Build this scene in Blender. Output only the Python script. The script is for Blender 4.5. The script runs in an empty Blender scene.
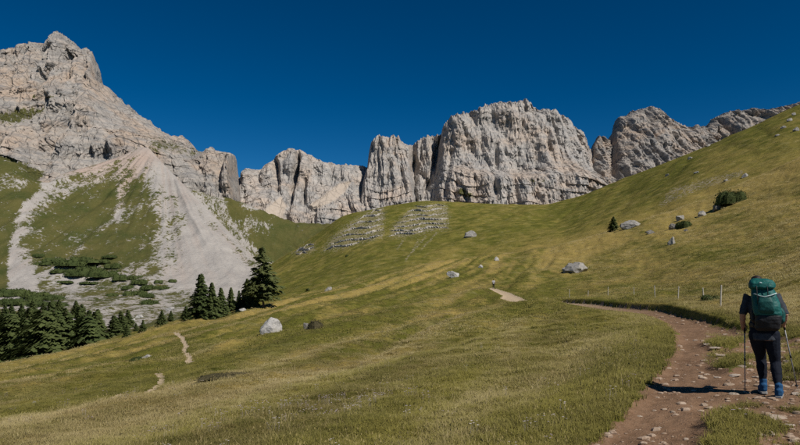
import bpy, bmesh, math, random
import numpy as np
from mathutils import Vector, Matrix
from mathutils.bvhtree import BVHTree

random.seed(7)
rng = np.random.default_rng(11)
R = math.radians
scene = bpy.context.scene
COL = scene.collection

# ---------------------------------------------------------------- camera, sky, sun, exposure
LENS, HORIZON = 28.0, 280.0            # 28 mm on a 36 mm sensor; horizon row of an 800 px wide frame
F = 800 * LENS / 36.0
cam_d = bpy.data.cameras.new('camera'); cam = bpy.data.objects.new('camera', cam_d); COL.objects.link(cam)
cam_d.lens = LENS; cam_d.sensor_width = 36.0; cam_d.clip_start = 0.1; cam_d.clip_end = 20000
cam_d.shift_y = (HORIZON - 222.5) / 800.0
cam.location = (0, 0, 0); cam.rotation_euler = (R(90), 0, 0)
scene.camera = cam

SUN_AZ, SUN_EL = 136.0, 47.0           # clockwise from the view direction (+Y)
world = bpy.data.worlds.new('World'); scene.world = world; world.use_nodes = True
wn = world.node_tree.nodes; wl = world.node_tree.links
for n in list(wn): wn.remove(n)
sky = wn.new('ShaderNodeTexSky'); sky.sky_type = 'NISHITA'; sky.sun_disc = False
sky.sun_elevation = R(SUN_EL); sky.sun_rotation = R(SUN_AZ)
sky.altitude = 3000; sky.air_density = 1.0; sky.dust_density = 0.0; sky.ozone_density = 4.0
hs = wn.new('ShaderNodeHueSaturation'); hs.inputs['Saturation'].default_value = 1.22; hs.inputs['Value'].default_value = 0.50
hs.inputs['Hue'].default_value = 0.492
bg = wn.new('ShaderNodeBackground'); bg.inputs['Strength'].default_value = 0.065
wo = wn.new('ShaderNodeOutputWorld')
gm_ = wn.new('ShaderNodeGamma'); gm_.inputs['Gamma'].default_value = 1.35
wl.new(sky.outputs[0], gm_.inputs['Color']); wl.new(gm_.outputs[0], hs.inputs['Color']); wl.new(hs.outputs[0], bg.inputs[0]); wl.new(bg.outputs[0], wo.inputs[0])
sun_d = bpy.data.lights.new('sun', 'SUN'); sun = bpy.data.objects.new('sun', sun_d); COL.objects.link(sun)
sun_d.energy = 4.7; sun_d.angle = R(0.53); sun_d.color = (1.0, 0.945, 0.865)
SUN = Vector((math.sin(R(SUN_AZ)) * math.cos(R(SUN_EL)), math.cos(R(SUN_AZ)) * math.cos(R(SUN_EL)), math.sin(R(SUN_EL))))
sun.rotation_euler = SUN.to_track_quat('Z', 'Y').to_euler(); sun.location = SUN * 50
vs = scene.view_settings
vs.view_transform = 'Standard'; vs.look = 'None'; vs.exposure = 0.0; vs.gamma = 1.0; vs.use_curve_mapping = False
scene.render.engine = 'CYCLES'
scene.cycles.use_denoising = False
scene.cycles.max_bounces = 6; scene.cycles.transparent_max_bounces = 8

# ---------------------------------------------------------------- helpers: noise
_perm = rng.permutation(256); _perm = np.concatenate([_perm, _perm, _perm])
_grad = rng.normal(size=(256, 3)); _grad /= np.linalg.norm(_grad, axis=1)[:, None]
def pn(x, y, z):
    x, y, z = np.broadcast_arrays(np.asarray(x, float), np.asarray(y, float), np.asarray(z, float))
    xi = np.floor(x).astype(int); yi = np.floor(y).astype(int); zi = np.floor(z).astype(int)
    xf, yf, zf = x - xi, y - yi, z - zi
    u = xf**3 * (xf * (xf * 6 - 15) + 10); v = yf**3 * (yf * (yf * 6 - 15) + 10); w = zf**3 * (zf * (zf * 6 - 15) + 10)
    xi &= 255; yi &= 255; zi &= 255
    def g(a, b, c):
        h = _perm[_perm[_perm[(xi + a) & 255] + ((yi + b) & 255)] + ((zi + c) & 255)]
        G = _grad[h]
        return G[..., 0] * (xf - a) + G[..., 1] * (yf - b) + G[..., 2] * (zf - c)
    x00 = g(0,0,0) * (1-u) + g(1,0,0) * u; x10 = g(0,1,0) * (1-u) + g(1,1,0) * u
    x01 = g(0,0,1) * (1-u) + g(1,0,1) * u; x11 = g(0,1,1) * (1-u) + g(1,1,1) * u
    return ((x00 * (1-v) + x10 * v) * (1-w) + (x01 * (1-v) + x11 * v) * w) * 1.5
def fbm(x, y, z, o=4, gain=0.5):
    s = 0; a = 1.0
    for i in range(o):
        s = s + a * pn(x * 2**i + 17.3 * i, y * 2**i + 5.1 * i, z * 2**i - 9.7 * i); a *= gain
    return s
def billow(x, y, z, o=4, gain=0.5):
    s = 0; a = 1.0
    for i in range(o):
        s = s + a * (np.abs(pn(x * 2**i + 7.3 * i, y * 2**i + 3.1 * i, z * 2**i - 1.7 * i)) * 2 - 0.6); a *= gain
    return s
def sstep(a, b, x):
    t = np.clip((x - a) / (b - a), 0, 1); return t * t * (3 - 2 * t)
def pchip(x, y, q):
    """monotone cubic through (x, y[:, ...]) at q"""
    x = np.asarray(x, float); y = np.asarray(y, float); q = np.asarray(q, float)
    sh = (-1,) + (1,) * (y.ndim - 1)
    h = np.diff(x).reshape(sh); d = np.diff(y, axis=0) / h
    m = np.zeros_like(y)
    if len(x) > 2:
        w1 = 2 * h[1:] + h[:-1]; w2 = h[1:] + 2 * h[:-1]
        ok = d[:-1] * d[1:] > 0
        with np.errstate(divide='ignore', invalid='ignore'):
            hm = (w1 + w2) / (w1 / d[:-1] + w2 / d[1:])
        m[1:-1] = np.where(ok, hm, 0)
    m[0] = d[0]; m[-1] = d[-1]
    i = np.clip(np.searchsorted(x, q) - 1, 0, len(x) - 2)
    t = ((q - x[i]) / (x[i + 1] - x[i])).reshape(sh); t = np.clip(t, 0, 1); hh = (x[i + 1] - x[i]).reshape(sh)
    return ((2*t**3 - 3*t**2 + 1) * y[i] + (t**3 - 2*t**2 + t) * hh * m[i] + (-2*t**3 + 3*t**2) * y[i + 1] + (t**3 - t**2) * hh * m[i + 1])

# polygon signed distance (positive inside)
def polysd(px, py, poly):
    px, py = np.broadcast_arrays(np.asarray(px, float), np.asarray(py, float))
    poly = np.asarray(poly, float); n = len(poly)
    d = np.full(px.shape, 1e9); ins = np.zeros(px.shape, bool)
    for i in range(n):
        ax, ay = poly[i]; bx, by = poly[(i + 1) % n]
        ex, ey = bx - ax, by - ay; L = ex * ex + ey * ey + 1e-12
        t = np.clip(((px - ax) * ex + (py - ay) * ey) / L, 0, 1)
        d = np.minimum(d, (px - ax - t * ex)**2 + (py - ay - t * ey)**2)
        c = (ay > py) != (by > py)
        with np.errstate(divide='ignore', invalid='ignore'):
            xs = (bx - ax) * (py - ay) / (by - ay + 1e-12) + ax
        ins ^= c & (px < xs)
    d = np.sqrt(d)
    return np.where(ins, d, -d)

# ---------------------------------------------------------------- helpers: objects
def tag(o, label=None, cat=None, group=None, kind=None):
    if label: o['label'] = label
    if cat: o['category'] = cat
    if group: o['group'] = group
    if kind: o['kind'] = kind
    return o
def link(name, me, parent=None, mat=None):
    o = bpy.data.objects.new(name, me); COL.objects.link(o)
    if parent is not None: o.parent = parent
    if mat is not None:
        me.materials.clear(); me.materials.append(mat)
    return o
def empty(name, loc=(0, 0, 0), rz=0.0):
    o = bpy.data.objects.new(name, None); COL.objects.link(o); o.location = loc; o.rotation_euler = (0, 0, rz)
    o.empty_display_size = 0.2
    return o
def np_mesh(name, V, quads, smooth=True, attrs=None):
    V = np.asarray(V, np.float32).reshape(-1, 3); quads = np.asarray(quads, np.int32)
    k = quads.shape[1]
    me = bpy.data.meshes.new(name)
    me.vertices.add(len(V)); me.vertices.foreach_set('co', V.ravel())
    me.loops.add(quads.size); me.loops.foreach_set('vertex_index', quads.ravel())
    me.polygons.add(len(quads)); me.polygons.foreach_set('loop_start', np.arange(0, quads.size, k, dtype=np.int32))
    me.polygons.foreach_set('use_smooth', np.full(len(quads), smooth))
    for n, a in (attrs or {}).items():
        at = me.attributes.new(n, 'FLOAT', 'POINT'); at.data.foreach_set('value', np.asarray(a, np.float32).ravel())
    me.update(calc_edges=True)
    return me
def grid_quads(nr, nc):
    i = np.arange(nr - 1)[:, None] * nc + np.arange(nc - 1)[None, :]
    return np.stack([i, i + 1, i + nc + 1, i + nc], -1)      # rows go away from the viewer: normals up
def submesh(name, V, quads, sel, attrs, mat, kind='structure', smooth=True):
    q = quads[sel]
    used, inv = np.unique(q, return_inverse=True)
    me = np_mesh(name, V.reshape(-1, 3)[used], inv.reshape(-1, 4), smooth, {k: a.ravel()[used] for k, a in attrs.items()})
    o = link(name, me, mat=mat); tag(o, kind=kind)
    return o
def smooth_rows(P, it=1):
    for _ in range(it):
        P[1:-1] = 0.25 * P[:-2] + 0.5 * P[1:-1] + 0.25 * P[2:]
    return P

# ---------------------------------------------------------------- helpers: materials
class NT:
    def __init__(s, name):
        s.m = bpy.data.materials.new(name); s.m.use_nodes = True
        s.t = s.m.node_tree; s.n = s.t.nodes; s.l = s.t.links; s.n.clear()
    def node(s, typ, ins=None, **kw):
        n = s.n.new(typ)
        for k, v in kw.items(): setattr(n, k, v)
        for k, v in (ins or {}).items():
            if hasattr(v, 'is_output') or isinstance(v, bpy.types.NodeSocket): s.l.new(v, n.inputs[k])
            else: n.inputs[k].default_value = v
        return n
    def pos(s): return s.node('ShaderNodeNewGeometry').outputs['Position']
    def obj(s): return s.node('ShaderNodeTexCoord').outputs['Object']
    def scale(s, v, sc, rot=0.0):
        return s.node('ShaderNodeMapping', {'Vector': v, 'Scale': sc, 'Rotation': (0, 0, rot)}).outputs[0]
    def noise(s, v, sc, det=4.0, rough=0.55, dist=0.0):
        return s.node('ShaderNodeTexNoise', {'Vector': v, 'Scale': sc, 'Detail': det, 'Roughness': rough, 'Distortion': dist}).outputs[0]
    def vor(s, v, sc, feature='F1', out=0):
        return s.node('ShaderNodeTexVoronoi', {'Vector': v, 'Scale': sc}, feature=feature).outputs[out]
    def attr(s, name, typ='GEOMETRY', out='Fac'):
        return s.node('ShaderNodeAttribute', attribute_name=name, attribute_type=typ).outputs[out]
    def rng(s, v, a, b, c=0.0, d=1.0):
        return s.node('ShaderNodeMapRange', {'Value': v, 'From Min': a, 'From Max': b, 'To Min': c, 'To Max': d}).outputs[0]
    def math(s, op, a, b=0.0):
        return s.node('ShaderNodeMath', {0: a, 1: b}, operation=op).outputs[0]
    def mix(s, f, a, b, mode='MIX'):
        n = s.node('ShaderNodeMix', data_type='RGBA', blend_type=mode)
        for k, v in ((0, f), (6, a), (7, b)):
            if isinstance(v, bpy.types.NodeSocket): s.l.new(v, n.inputs[k])
            else: n.inputs[k].default_value = v if k == 0 else (*v, 1.0)
        return n.outputs[2]
    def bump(s, h, strength, dist, normal=None):
        ins = {'Height': h, 'Strength': strength, 'Distance': dist}
        if normal is not None: ins['Normal'] = normal
        return s.node('ShaderNodeBump', ins).outputs[0]
    def out(s, col, rough=0.9, normal=None, spec=0.2, **kw):
        ins = {'Base Color': col if isinstance(col, bpy.types.NodeSocket) else (*col, 1.0), 'Roughness': rough, 'Specular IOR Level': spec}
        if normal is not None: ins['Normal'] = normal
        ins.update(kw)
        b = s.node('ShaderNodeBsdfPrincipled', ins)
        o = s.node('ShaderNodeOutputMaterial', {0: b.outputs[0]})
        return s.m

# ---- land colours (linear albedo)
GREEN = (0.146, 0.138, 0.027); GREEN_D = (0.084, 0.088, 0.016); STRAW = (0.315, 0.235, 0.072); STRAW_P = (0.36, 0.30, 0.145)
SOIL = (0.155, 0.095, 0.055); SCREE = (0.37, 0.335, 0.295); ROCK = (0.41, 0.385, 0.35)

def mat_meadow(name, far=False):
    k = NT(name); p = k.pos()
    dry = k.attr('dry'); sc = k.attr('scree')
    # long streaks that follow the contour lines (which run away from the viewer, a little to the right)
    st = k.scale(p, (0.35, 0.045, 0.2) if not far else (0.10, 0.03, 0.16), R(-14))
    n1 = k.noise(st, 1.0, 5, 0.6, 0.6); n2 = k.noise(p, 0.5 if not far else 0.12, 5, 0.65); n3 = k.noise(p, 5.0 if not far else 0.7, 4, 0.7)
    d = k.math('ADD', dry, k.rng(n1, 0.3, 0.7, *((-0.42, 0.42) if not far else (-0.22, 0.22)))); d = k.math('ADD', d, k.rng(n2, 0.3, 0.7, *((-0.28, 0.28) if not far else (-0.16, 0.16))))
    d = k.math('ADD', d, k.rng(n3, 0.3, 0.7, -0.18, 0.18))
    d = k.rng(d, 0.1, 1.0)
    g = k.mix(k.rng(n2, 0.35, 0.65), GREEN_D, GREEN)
    c = k.mix(d, g, STRAW)
    c = k.mix(k.rng(k.noise(p, 0.21, 3), 0.55, 0.75, 0, 0.35), c, STRAW_P)
    v = k.rng(k.noise(p, 2.4 if not far else 0.33, 6, 0.7), 0.25, 0.75, *((0.62, 1.3) if not far else (0.78, 1.18)))
    c = k.mix(1.0, c, k.node('ShaderNodeCombineColor', {0: v, 1: v, 2: v}).outputs[0], 'MULTIPLY')
    sf = k.rng(k.math('ADD', sc, k.rng(n3, 0.3, 0.7, -0.35, 0.35)), 0.42, 0.58)
    c = k.mix(sf, c, k.mix(k.rng(n3, 0.3, 0.7), (0.22, 0.18, 0.12), (0.36, 0.31, 0.24)))
    h = k.noise(p, 3.5 if not far else 0.5, 7, 0.75)
    return k.out(c, 0.95, k.bump(h, 0.7, 0.25 if not far else 0.9), 0.05)

def mat_path():
    k = NT('path_soil'); p = k.pos()
    n1 = k.noise(p, 0.9, 6, 0.65); n2 = k.noise(p, 9, 5, 0.7); n3 = k.noise(p, 45, 3, 0.7)
    c = k.mix(k.rng(n1, 0.3, 0.7), (0.130, 0.075, 0.042), (0.255, 0.155, 0.092))
    c = k.mix(k.rng(n2, 0.4, 0.75, 0, 0.7), c, (0.31, 0.20, 0.128))
    v = k.vor(p, 16); c = k.mix(k.rng(v, 0.10, 0.22, 0.75, 0), c, (0.36, 0.27, 0.19))
    c = k.mix(k.rng(n3, 0.3, 0.7, 0.3, 0), c, (0.06, 0.034, 0.02))
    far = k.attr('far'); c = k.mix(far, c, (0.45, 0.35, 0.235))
    h = k.math('ADD', k.math('MULTIPLY', n2, 0.7), k.math('MULTIPLY', n3, 0.25))
    h = k.math('ADD', h, k.rng(v, 0.05, 0.22, 0.35, 0))
    return k.out(c, 0.95, k.bump(h, 0.8, 0.05), 0.1)

def mat_land():     # scree, patchy alpine grass and rock of the valley and the cone
    k = NT('scree_and_turf'); p = k.pos()
    g = k.attr('grass'); wk = k.attr('warm')
    n1 = k.noise(p, 0.035, 6, 0.65); n2 = k.noise(k.scale(p, (0.25, 0.25, 0.05)), 1.0, 6, 0.7); n3 = k.noise(p, 0.55, 4, 0.75)
    s = k.mix(k.rng(n1, 0.3, 0.7), (0.325, 0.302, 0.280), (0.44, 0.41, 0.375))
    s = k.mix(k.math('MULTIPLY', wk, 0.8), s, (0.44, 0.325, 0.26))
    s = k.mix(k.rng(n3, 0.3, 0.6, 0.4, 0), s, (0.19, 0.175, 0.16))
    gm = k.math('ADD', g, k.rng(n2, 0.3, 0.7, -0.4, 0.4)); gm = k.math('ADD', gm, k.rng(n3, 0.3, 0.7, -0.3, 0.3))
    gm = k.rng(gm, 0.44, 0.60)
    gc = k.mix(k.rng(n1, 0.35, 0.65), (0.055, 0.066, 0.018), (0.105, 0.096, 0.030))
    gc = k.mix(k.rng(n3, 0.5, 0.75, 0, 0.5), gc, (0.17, 0.14, 0.07))
    c = k.mix(gm, s, gc)
    return k.out(c, 0.95, k.bump(k.noise(p, 0.3, 8, 0.75), 0.6, 2.2), 0.1)

def mat_rock(name, warm=0.5, grey=0.5, dim=1.0):
    k = NT(name); p = k.pos(); g = k.attr('grass'); fan = k.attr('fan')
    n1 = k.noise(p, 0.016, 5, 0.6, 0.4); n2 = k.noise(k.scale(p, (0.11, 0.11, 0.022)), 1.0, 6, 0.68, 0.3); n3 = k.noise(k.scale(p, (1, 1, 0.38)), 0.20, 6, 0.7)
    n4 = k.noise(k.scale(p, (0.03, 0.03, 0.16)), 1.0, 5, 0.65, 0.5)
    c = k.mix(k.rng(n2, 0.3, 0.7), (0.255, 0.243, 0.228), (0.475, 0.44, 0.40))
    c = k.mix(k.math('MULTIPLY', k.rng(n1, 0.44, 0.62), warm), c, (0.50, 0.355, 0.24))
    c = k.mix(k.math('MULTIPLY', k.rng(n4, 0.52, 0.72), 0.5 * warm), c, (0.43, 0.30, 0.235))
    c = k.mix(k.math('MULTIPLY', k.rng(n4, 0.52, 0.36), grey), c, (0.20, 0.20, 0.205))
    c = k.mix(k.rng(n3, 0.46, 0.30, 0, 0.75), c, (0.125, 0.115, 0.108))
    c = k.mix(k.rng(k.noise(k.scale(p, (0.30, 0.30, 0.035)), 1.0, 4, 0.7), 0.60, 0.72, 0, 0.55), c, (0.15, 0.14, 0.135))
    wv = k.node('ShaderNodeVectorMath', {0: k.scale(p, (1, 1, 0.42)), 1: k.node('ShaderNodeVectorMath', {0: k.node('ShaderNodeTexNoise', {'Vector': p, 'Scale': 0.05, 'Detail': 4.0}).outputs[1], 'Scale': 16.0}, operation='SCALE').outputs[0]}, operation='ADD').outputs[0]
    ce = k.vor(wv, 0.055, 'DISTANCE_TO_EDGE'); ck = k.rng(ce, 0.0, 0.05, 1, 0)
    c = k.mix(k.math('MULTIPLY', ck, k.rng(n1, 0.4, 0.6, 0.1, 0.6)), c, (0.09, 0.085, 0.082))
    c = k.mix(k.rng(fan, 0.3, 0.7), c, k.mix(k.rng(n3, 0.3, 0.7), (0.40, 0.335, 0.27), (0.47, 0.40, 0.33)))
    gm = k.math('ADD', g, k.rng(n3, 0.3, 0.7, -0.4, 0.4)); gm = k.rng(gm, 0.45, 0.6)
    c = k.mix(gm, c, k.mix(k.rng(n3, 0.35, 0.65), (0.05, 0.06, 0.018), (0.10, 0.095, 0.032)))
    h = k.math('ADD', k.math('MULTIPLY', k.noise(k.scale(p, (1, 1, 0.28)), 0.15, 9, 0.7), 1.0), k.math('MULTIPLY', k.vor(k.scale(p, (1, 1, 0.3)), 0.11), -0.2)); h = k.math('ADD', h, k.math('MULTIPLY', ck, -0.5))
    if dim != 1.0: c = k.mix(1.0, c, (dim, dim * 0.985, dim * 0.965), 'MULTIPLY')
    return k.out(c, 0.92, k.bump(h, 0.8, 2.6), 0.15)

# ================================================================ THE LAND
# near meadow: height over the eye, given on a fan of bearings and distances
FAN_PX = [-400, -200, 0, 200, 400, 560, 650, 720, 800, 950, 1150]
FAN = {
 0.5: [-1.7, -1.68, -1.66, -1.63, -1.6, -1.6, -1.6, -1.6, -1.59, -1.56, -1.53],
 2:   [-1.9, -1.85, -1.8, -1.7, -1.65, -1.6, -1.6, -1.6, -1.58, -1.5, -1.45],
 4:   [-2.3, -2.2, -2.05, -1.9, -1.75, -1.65, -1.6, -1.6, -1.58, -1.45, -1.3],
 6:   [-2.8, -2.6, -2.35, -2.1, -1.87, -1.68, -1.58, -1.54, -1.50, -1.25, -0.9],
 9:   [-3.5, -3.2, -2.8, -2.45, -2.08, -1.76, -1.57, -1.50, -1.42, -0.95, -0.2],
 13:  [-4.4, -3.9, -3.3, -2.9, -2.35, -1.86, -1.60, -1.52, -1.40, -0.5, 1.0],
 20:  [-5.7, -4.9, -4.2, -3.5, -2.72, -1.95, -1.65, -1.58, -1.2, 0.4, 3],
 30:  [-7.4, -6.4, -5.5, -4.4, -3.1, -2.0, -1.65, -1.3, -0.5, 2, 6.5],
 45:  [-10, -8.7, -7.4, -5.3, -3.35, -2.05, -1.6, -0.75, 1.0, 5, 12],
 70:  [-14.5, -12.5, -10.5, -6.4, -3.3, -2.3, -0.8, 1.1, 4.2, 11, 22],
 100: [-19.5, -16.8, -14, -7.1, -2.7, -1.6, 1.5, 5.0, 10, 20, 35],
 130: [-24, -20.8, -17.8, -7.6, -1.5, 0.8, 5.5, 10.5, 17, 31, 50],
 170: [-36, -32, -29, -11.5, 1.2, 5.5, 12, 18, 28.5, 46, 70],
 220: [-52, -47, -43, -18, 4.0, 12.6, 22, 31, 43.5, 66, 97],
 260: [-62, -57, -52, -24, 3.2, 13, 24, 34, 48, 74, 108],
 300: [-70, -64, -60, -30, 1, 12, 25, 36, 51, 80, 115],
}
_fy = np.array(sorted(FAN)); _fz = np.array([FAN[y] for y in _fy], float)
_FPX = np.linspace(-400, 1150, 260); _FLY = np.linspace(math.log(0.5), math.log(300), 240)
_tab = pchip(np.array(FAN_PX, float), _fz.T, _FPX).T                      # rows by distance
_tab = pchip(np.log(_fy), _tab, _FLY)
for _ in range(3):
    _tab[:, 1:-1] = .25 * _tab[:, :-2] + .5 * _tab[:, 1:-1] + .25 * _tab[:, 2:]
    _tab[1:-1] = .25 * _tab[:-2] + .5 * _tab[1:-1] + .25 * _tab[2:]
def base_z(X, Y):
    Y = np.maximum(Y, 0.5); px = 400 + F * X / Y
    a = np.clip((px + 400) / 1550 * 259, 0, 258.999); b = np.clip((np.log(Y) - _FLY[0]) / (_FLY[-1] - _FLY[0]) * 239, 0, 238.999)
    i = a.astype(int); j = b.astype(int); fa = a - i; fb = b - j
    return ((_tab[j, i] * (1 - fa) + _tab[j, i + 1] * fa) * (1 - fb) + (_tab[j + 1, i] * (1 - fa) + _tab[j + 1, i + 1] * fa) * fb)
def hit_ground(px, y):
    Ys = np.exp(np.linspace(math.log(3), math.log(290), 2400))
    X = (px - 400) / F * Ys
    yy = HORIZON - F * base_z(X, Ys) / Ys
    below = np.where(yy <= y)[0]
    i = below[0] if len(below) else len(Ys) - 1
    return float(X[i]), float(Ys[i])

# trail outlines, walked on the ground
def on_ground(poly): return [hit_ground(*p) for p in poly]
TRAIL_A = on_ground([(548,480),(588,445),(611,423),(633,400),(650,382),(663,365),(673,350),(678,340),(676,331),(664,321),(645,313.5)]) \
    + [(12.9, 40), (14.0, 50), (15.0, 62), (16.2, 62), (15.4, 50), (14.4, 41)] \
    + on_ground([(660,310),(685,316.5),(710,322.5),(735,328.5),(760,333),(800,338)]) + [(17, 20), (15, 10), (9, 6), (6, 4.2), (3.0, 4.2)]
ISLAND1 = on_ground([(703,474),(706,440),(711,424),(719,412),(732,409),(746,412),(754,421),(760,436),(763,474)])
ISLAND2 = on_ground([(704,341),(725,336),(744,339),(738,347),(714,347)])
ISLAND3 = on_ground([(716,362),(732,353),(748,356),(744,366),(728,370)])
ISLAND4 = on_ground([(800,372),(786,366),(790,352),(830,352),(830,372)])
TRAIL_B = on_ground([(520,303.5),(531,301.5),(520,297),(511,293.2),(500,290),(492,287.3),(488,287.8),(496,292),(503,295.5),(500,298)])
TRAILS_C = [on_ground([(172,332),(178,332.5),(184,337),(188.5,346),(186,351),(192,356),(193,361),(186,364),(185,360),(188,357.5),(182,351),(184,346),(180,338)]),
            on_ground([(155,373),(163,373),(165,380),(158,388),(148,394),(141,394.5),(152,386.5),(160,379.5)]),
            on_ground([(108,396),(128,391),(128,393),(112,399)])]
TRAIL_D = on_ground([(276,294),(284,287.5),(291,283),(297,279.5),(307,279),(322,281),(322,283.5),(304,283.5),(297,288),(288,292.5)])
def trail_sd(X, Y):
    """metres inside a trail (positive) or away from one (negative)"""
    a = polysd(X, Y, TRAIL_A)
    for isl in (ISLAND1, ISLAND2, ISLAND3, ISLAND4): a = np.minimum(a, -polysd(X, Y, isl))
    b = polysd(X, Y, TRAIL_B)
    for t in TRAILS_C + [TRAIL_D]: b = np.maximum(b, polysd(X, Y, t))
    return a, b
BANK = np.array([hit_ground(800, 337), hit_ground(735,328.5), hit_ground(710,322.5), hit_ground(685,316.5), hit_ground(660,310), (14.4, 41), (15.4, 50), (16.2, 62), (17.5, 75)])
def bank_d(X, Y):
    """signed distance to the uphill edge of the trail: positive above it"""
    best = np.full(np.shape(X), 1e9); sg = np.ones(np.shape(X))
    for i in range(len(BANK) - 1):
        ax, ay = BANK[i]; bx, by = BANK[i + 1]; ex, ey = bx - ax, by - ay; L = ex * ex + ey * ey
        t = np.clip(((X - ax) * ex + (Y - ay) * ey) / L, 0, 1)
        d = np.hypot(X - ax - t * ex, Y - ay - t * ey); c = (ex * (Y - ay) - ey * (X - ax))
        m = d < best; best = np.where(m, d, best); sg = np.where(m, -np.sign(c), sg)
    return best * sg
def ground_z(X, Y, sd=None):
    X = np.asarray(X, float); Y = np.asarray(Y, float)
    z = base_z(X, Y)
    a, b = trail_sd(X, Y) if sd is None else sd
    fade = sstep(3, 38, Y)
    # terraces and cattle steps along the contours
    cx = X * math.cos(R(16)) - Y * math.sin(R(16)); cy = X * math.sin(R(16)) + Y * math.cos(R(16))
    off = sstep(-0.2, -2.5, np.maximum(a, b))
    left = sstep(14, -8, X - 0.23 * Y)
    z = z + off * (0.10 + 0.75 * fade) * 0.55 * fbm(cx / 7.5, cy / 38, 0.3, 3)
    z = z + off * left * (0.10 + 0.9 * fade) * 0.62 * (np.abs(pn(cx / 4.2, cy / 55, 7.7)) * 2 - .6)
    z = z + off * (0.5 + fade) * 0.15 * fbm(X / 1.8, Y / 1.8, 2.2, 3)
    z = z + 0.035 * fbm(X / 0.45, Y / 0.45, 5.2, 3) * sstep(60, 20, Y)
    # hollow trail and the cut bank on its uphill side
    z = z - 0.10 * sstep(-0.15, 0.25, a) - 0.15 * sstep(-0.3, 0.6, b)
    bd = bank_d(X, Y)
    z = z + 0.30 * sstep(-0.02, 0.22, bd) * sstep(7, 1.0, bd) * sstep(76, 60, Y) * sstep(14, 26, Y)
    # a low swell of turf hides the trail where it crosses it
    z = z + 0.55 * np.exp(-((X - 13.3) / 2.2)**2 - ((Y - 60) / 9)**2) * sstep(0.2, -0.8, a)
    return z

cols = np.unique(np.concatenate([np.linspace(-400, -60, 90), np.linspace(-60, 860, 640), np.linspace(860, 1150, 90)]))
rows = np.exp(np.concatenate([np.linspace(math.log(0.6), math.log(4.5), 30)[:-1], np.linspace(math.log(4.5), math.log(75), 330)[:-1], np.linspace(math.log(75), math.log(290), 110)]))
YY, PX = np.meshgrid(rows, cols, indexing='ij'); XX = (PX - 400) / F * YY
SD = trail_sd(XX, YY); ZZ = ground_z(XX, YY, SD)
edge = 0.16 * fbm(XX / 0.35, YY / 0.35, 1.1, 3) * np.clip(YY / 14, 0.6, 2.5)
inA = SD[0] + edge; inB = SD[1] + edge * 0.6
PYb = HORIZON - F * base_z(XX, YY) / YY
# how dry the turf is (its own colour, measured off the ground)
def dryness(X, Y, Z, a):
    px = 400 + F * X / Y
    cx = X * math.cos(R(16)) - Y * math.sin(R(16)); cy = X * math.sin(R(16)) + Y * math.cos(R(16))
    lf = sstep(14, -8, X - 0.23 * Y)
    d = 0.42 + 0.60 * pn(cx / 10.0, cy / 80, 3.3) + 0.26 * fbm(X / 14, Y / 14, 1.3, 3)
    st = pn(cx / 3.4 + 0.4 * pn(cx / 9, cy / 25, 2), cy / 75, 8.1)
    d = d + lf * (0.85 * st + 0.35 * sstep(0.05, 0.16, np.abs(pn(cx / 6.5, cy / 90, 1.7))) * -1 + 0.20)
    d = d + 0.24 * sstep(6, 30, X - 0.14 * Y) * sstep(20, 60, Y)                # the upper slope by the fence
    d = d + 0.25 * np.exp(-((Y - 118) / 20)**2) * sstep(0, -15, X)              # straw along the brow
    d = d + 0.30 * np.exp(-((Y - 205) / 40)**2) * sstep(-20, 10, X)
    d = d + 0.18 * sstep(26, 12, Y) * sstep(3.0, -2, X)
    d = d - 0.55 * np.exp(-((a + 0.45) / 0.5)**2) * sstep(26, 16, Y)            # lush strip along the trail
    d = d + 0.35 * np.exp(-((a + 2.2) / 1.0)**2) * sstep(8, 12, Y) * sstep(50, 30, Y) * sstep(9, 6, X)
    return np.clip(d, 0, 1)
DRY = dryness(XX, YY, ZZ, SD[0])
V = np.stack([XX, YY, ZZ], -1); Q = grid_quads(*XX.shape)
def fmean(A): return (A[:-1, :-1] + A[1:, :-1] + A[:-1, 1:] + A[1:, 1:]) / 4
isA = fmean(inA) > 0; isB = (fmean(inB) > 0) & ~isA
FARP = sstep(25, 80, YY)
M_MEADOW = mat_meadow('meadow_turf'); M_PATH = mat_path()
meadow = submesh('meadow', V, Q, ~(isA | isB), {'dry': DRY, 'scree': 0 * DRY}, M_MEADOW)
meadow['label'] = 'near sloping meadow of short green and straw coloured grass'
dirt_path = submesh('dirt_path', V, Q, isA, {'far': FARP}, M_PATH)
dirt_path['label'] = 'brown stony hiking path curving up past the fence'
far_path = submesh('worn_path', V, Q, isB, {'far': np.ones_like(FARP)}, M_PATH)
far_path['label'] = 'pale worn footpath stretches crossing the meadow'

# ---- generic sheets from contour curves (bearing px, row y, distance)
def curve(pts, c):
    pts = np.array(pts, float); return pchip(pts[:, 0], pts[:, 1:], c)          # -> (n, 2): y, distance
def sheet(c, curves, nseg):
    K = np.stack([curve(p, c) for p in curves])                                 # (k, n, 2)
    t = np.concatenate([np.linspace(i, i + 1, n + 1)[:-1] for i, n in enumerate(nseg)] + [[len(nseg)]])
    G = pchip(np.arange(len(curves)), K, t)
    y, D = G[..., 0], G[..., 1]
    return t, y, D, (c[None, :] - 400) / F * D, (HORIZON - y) / F * D

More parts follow.
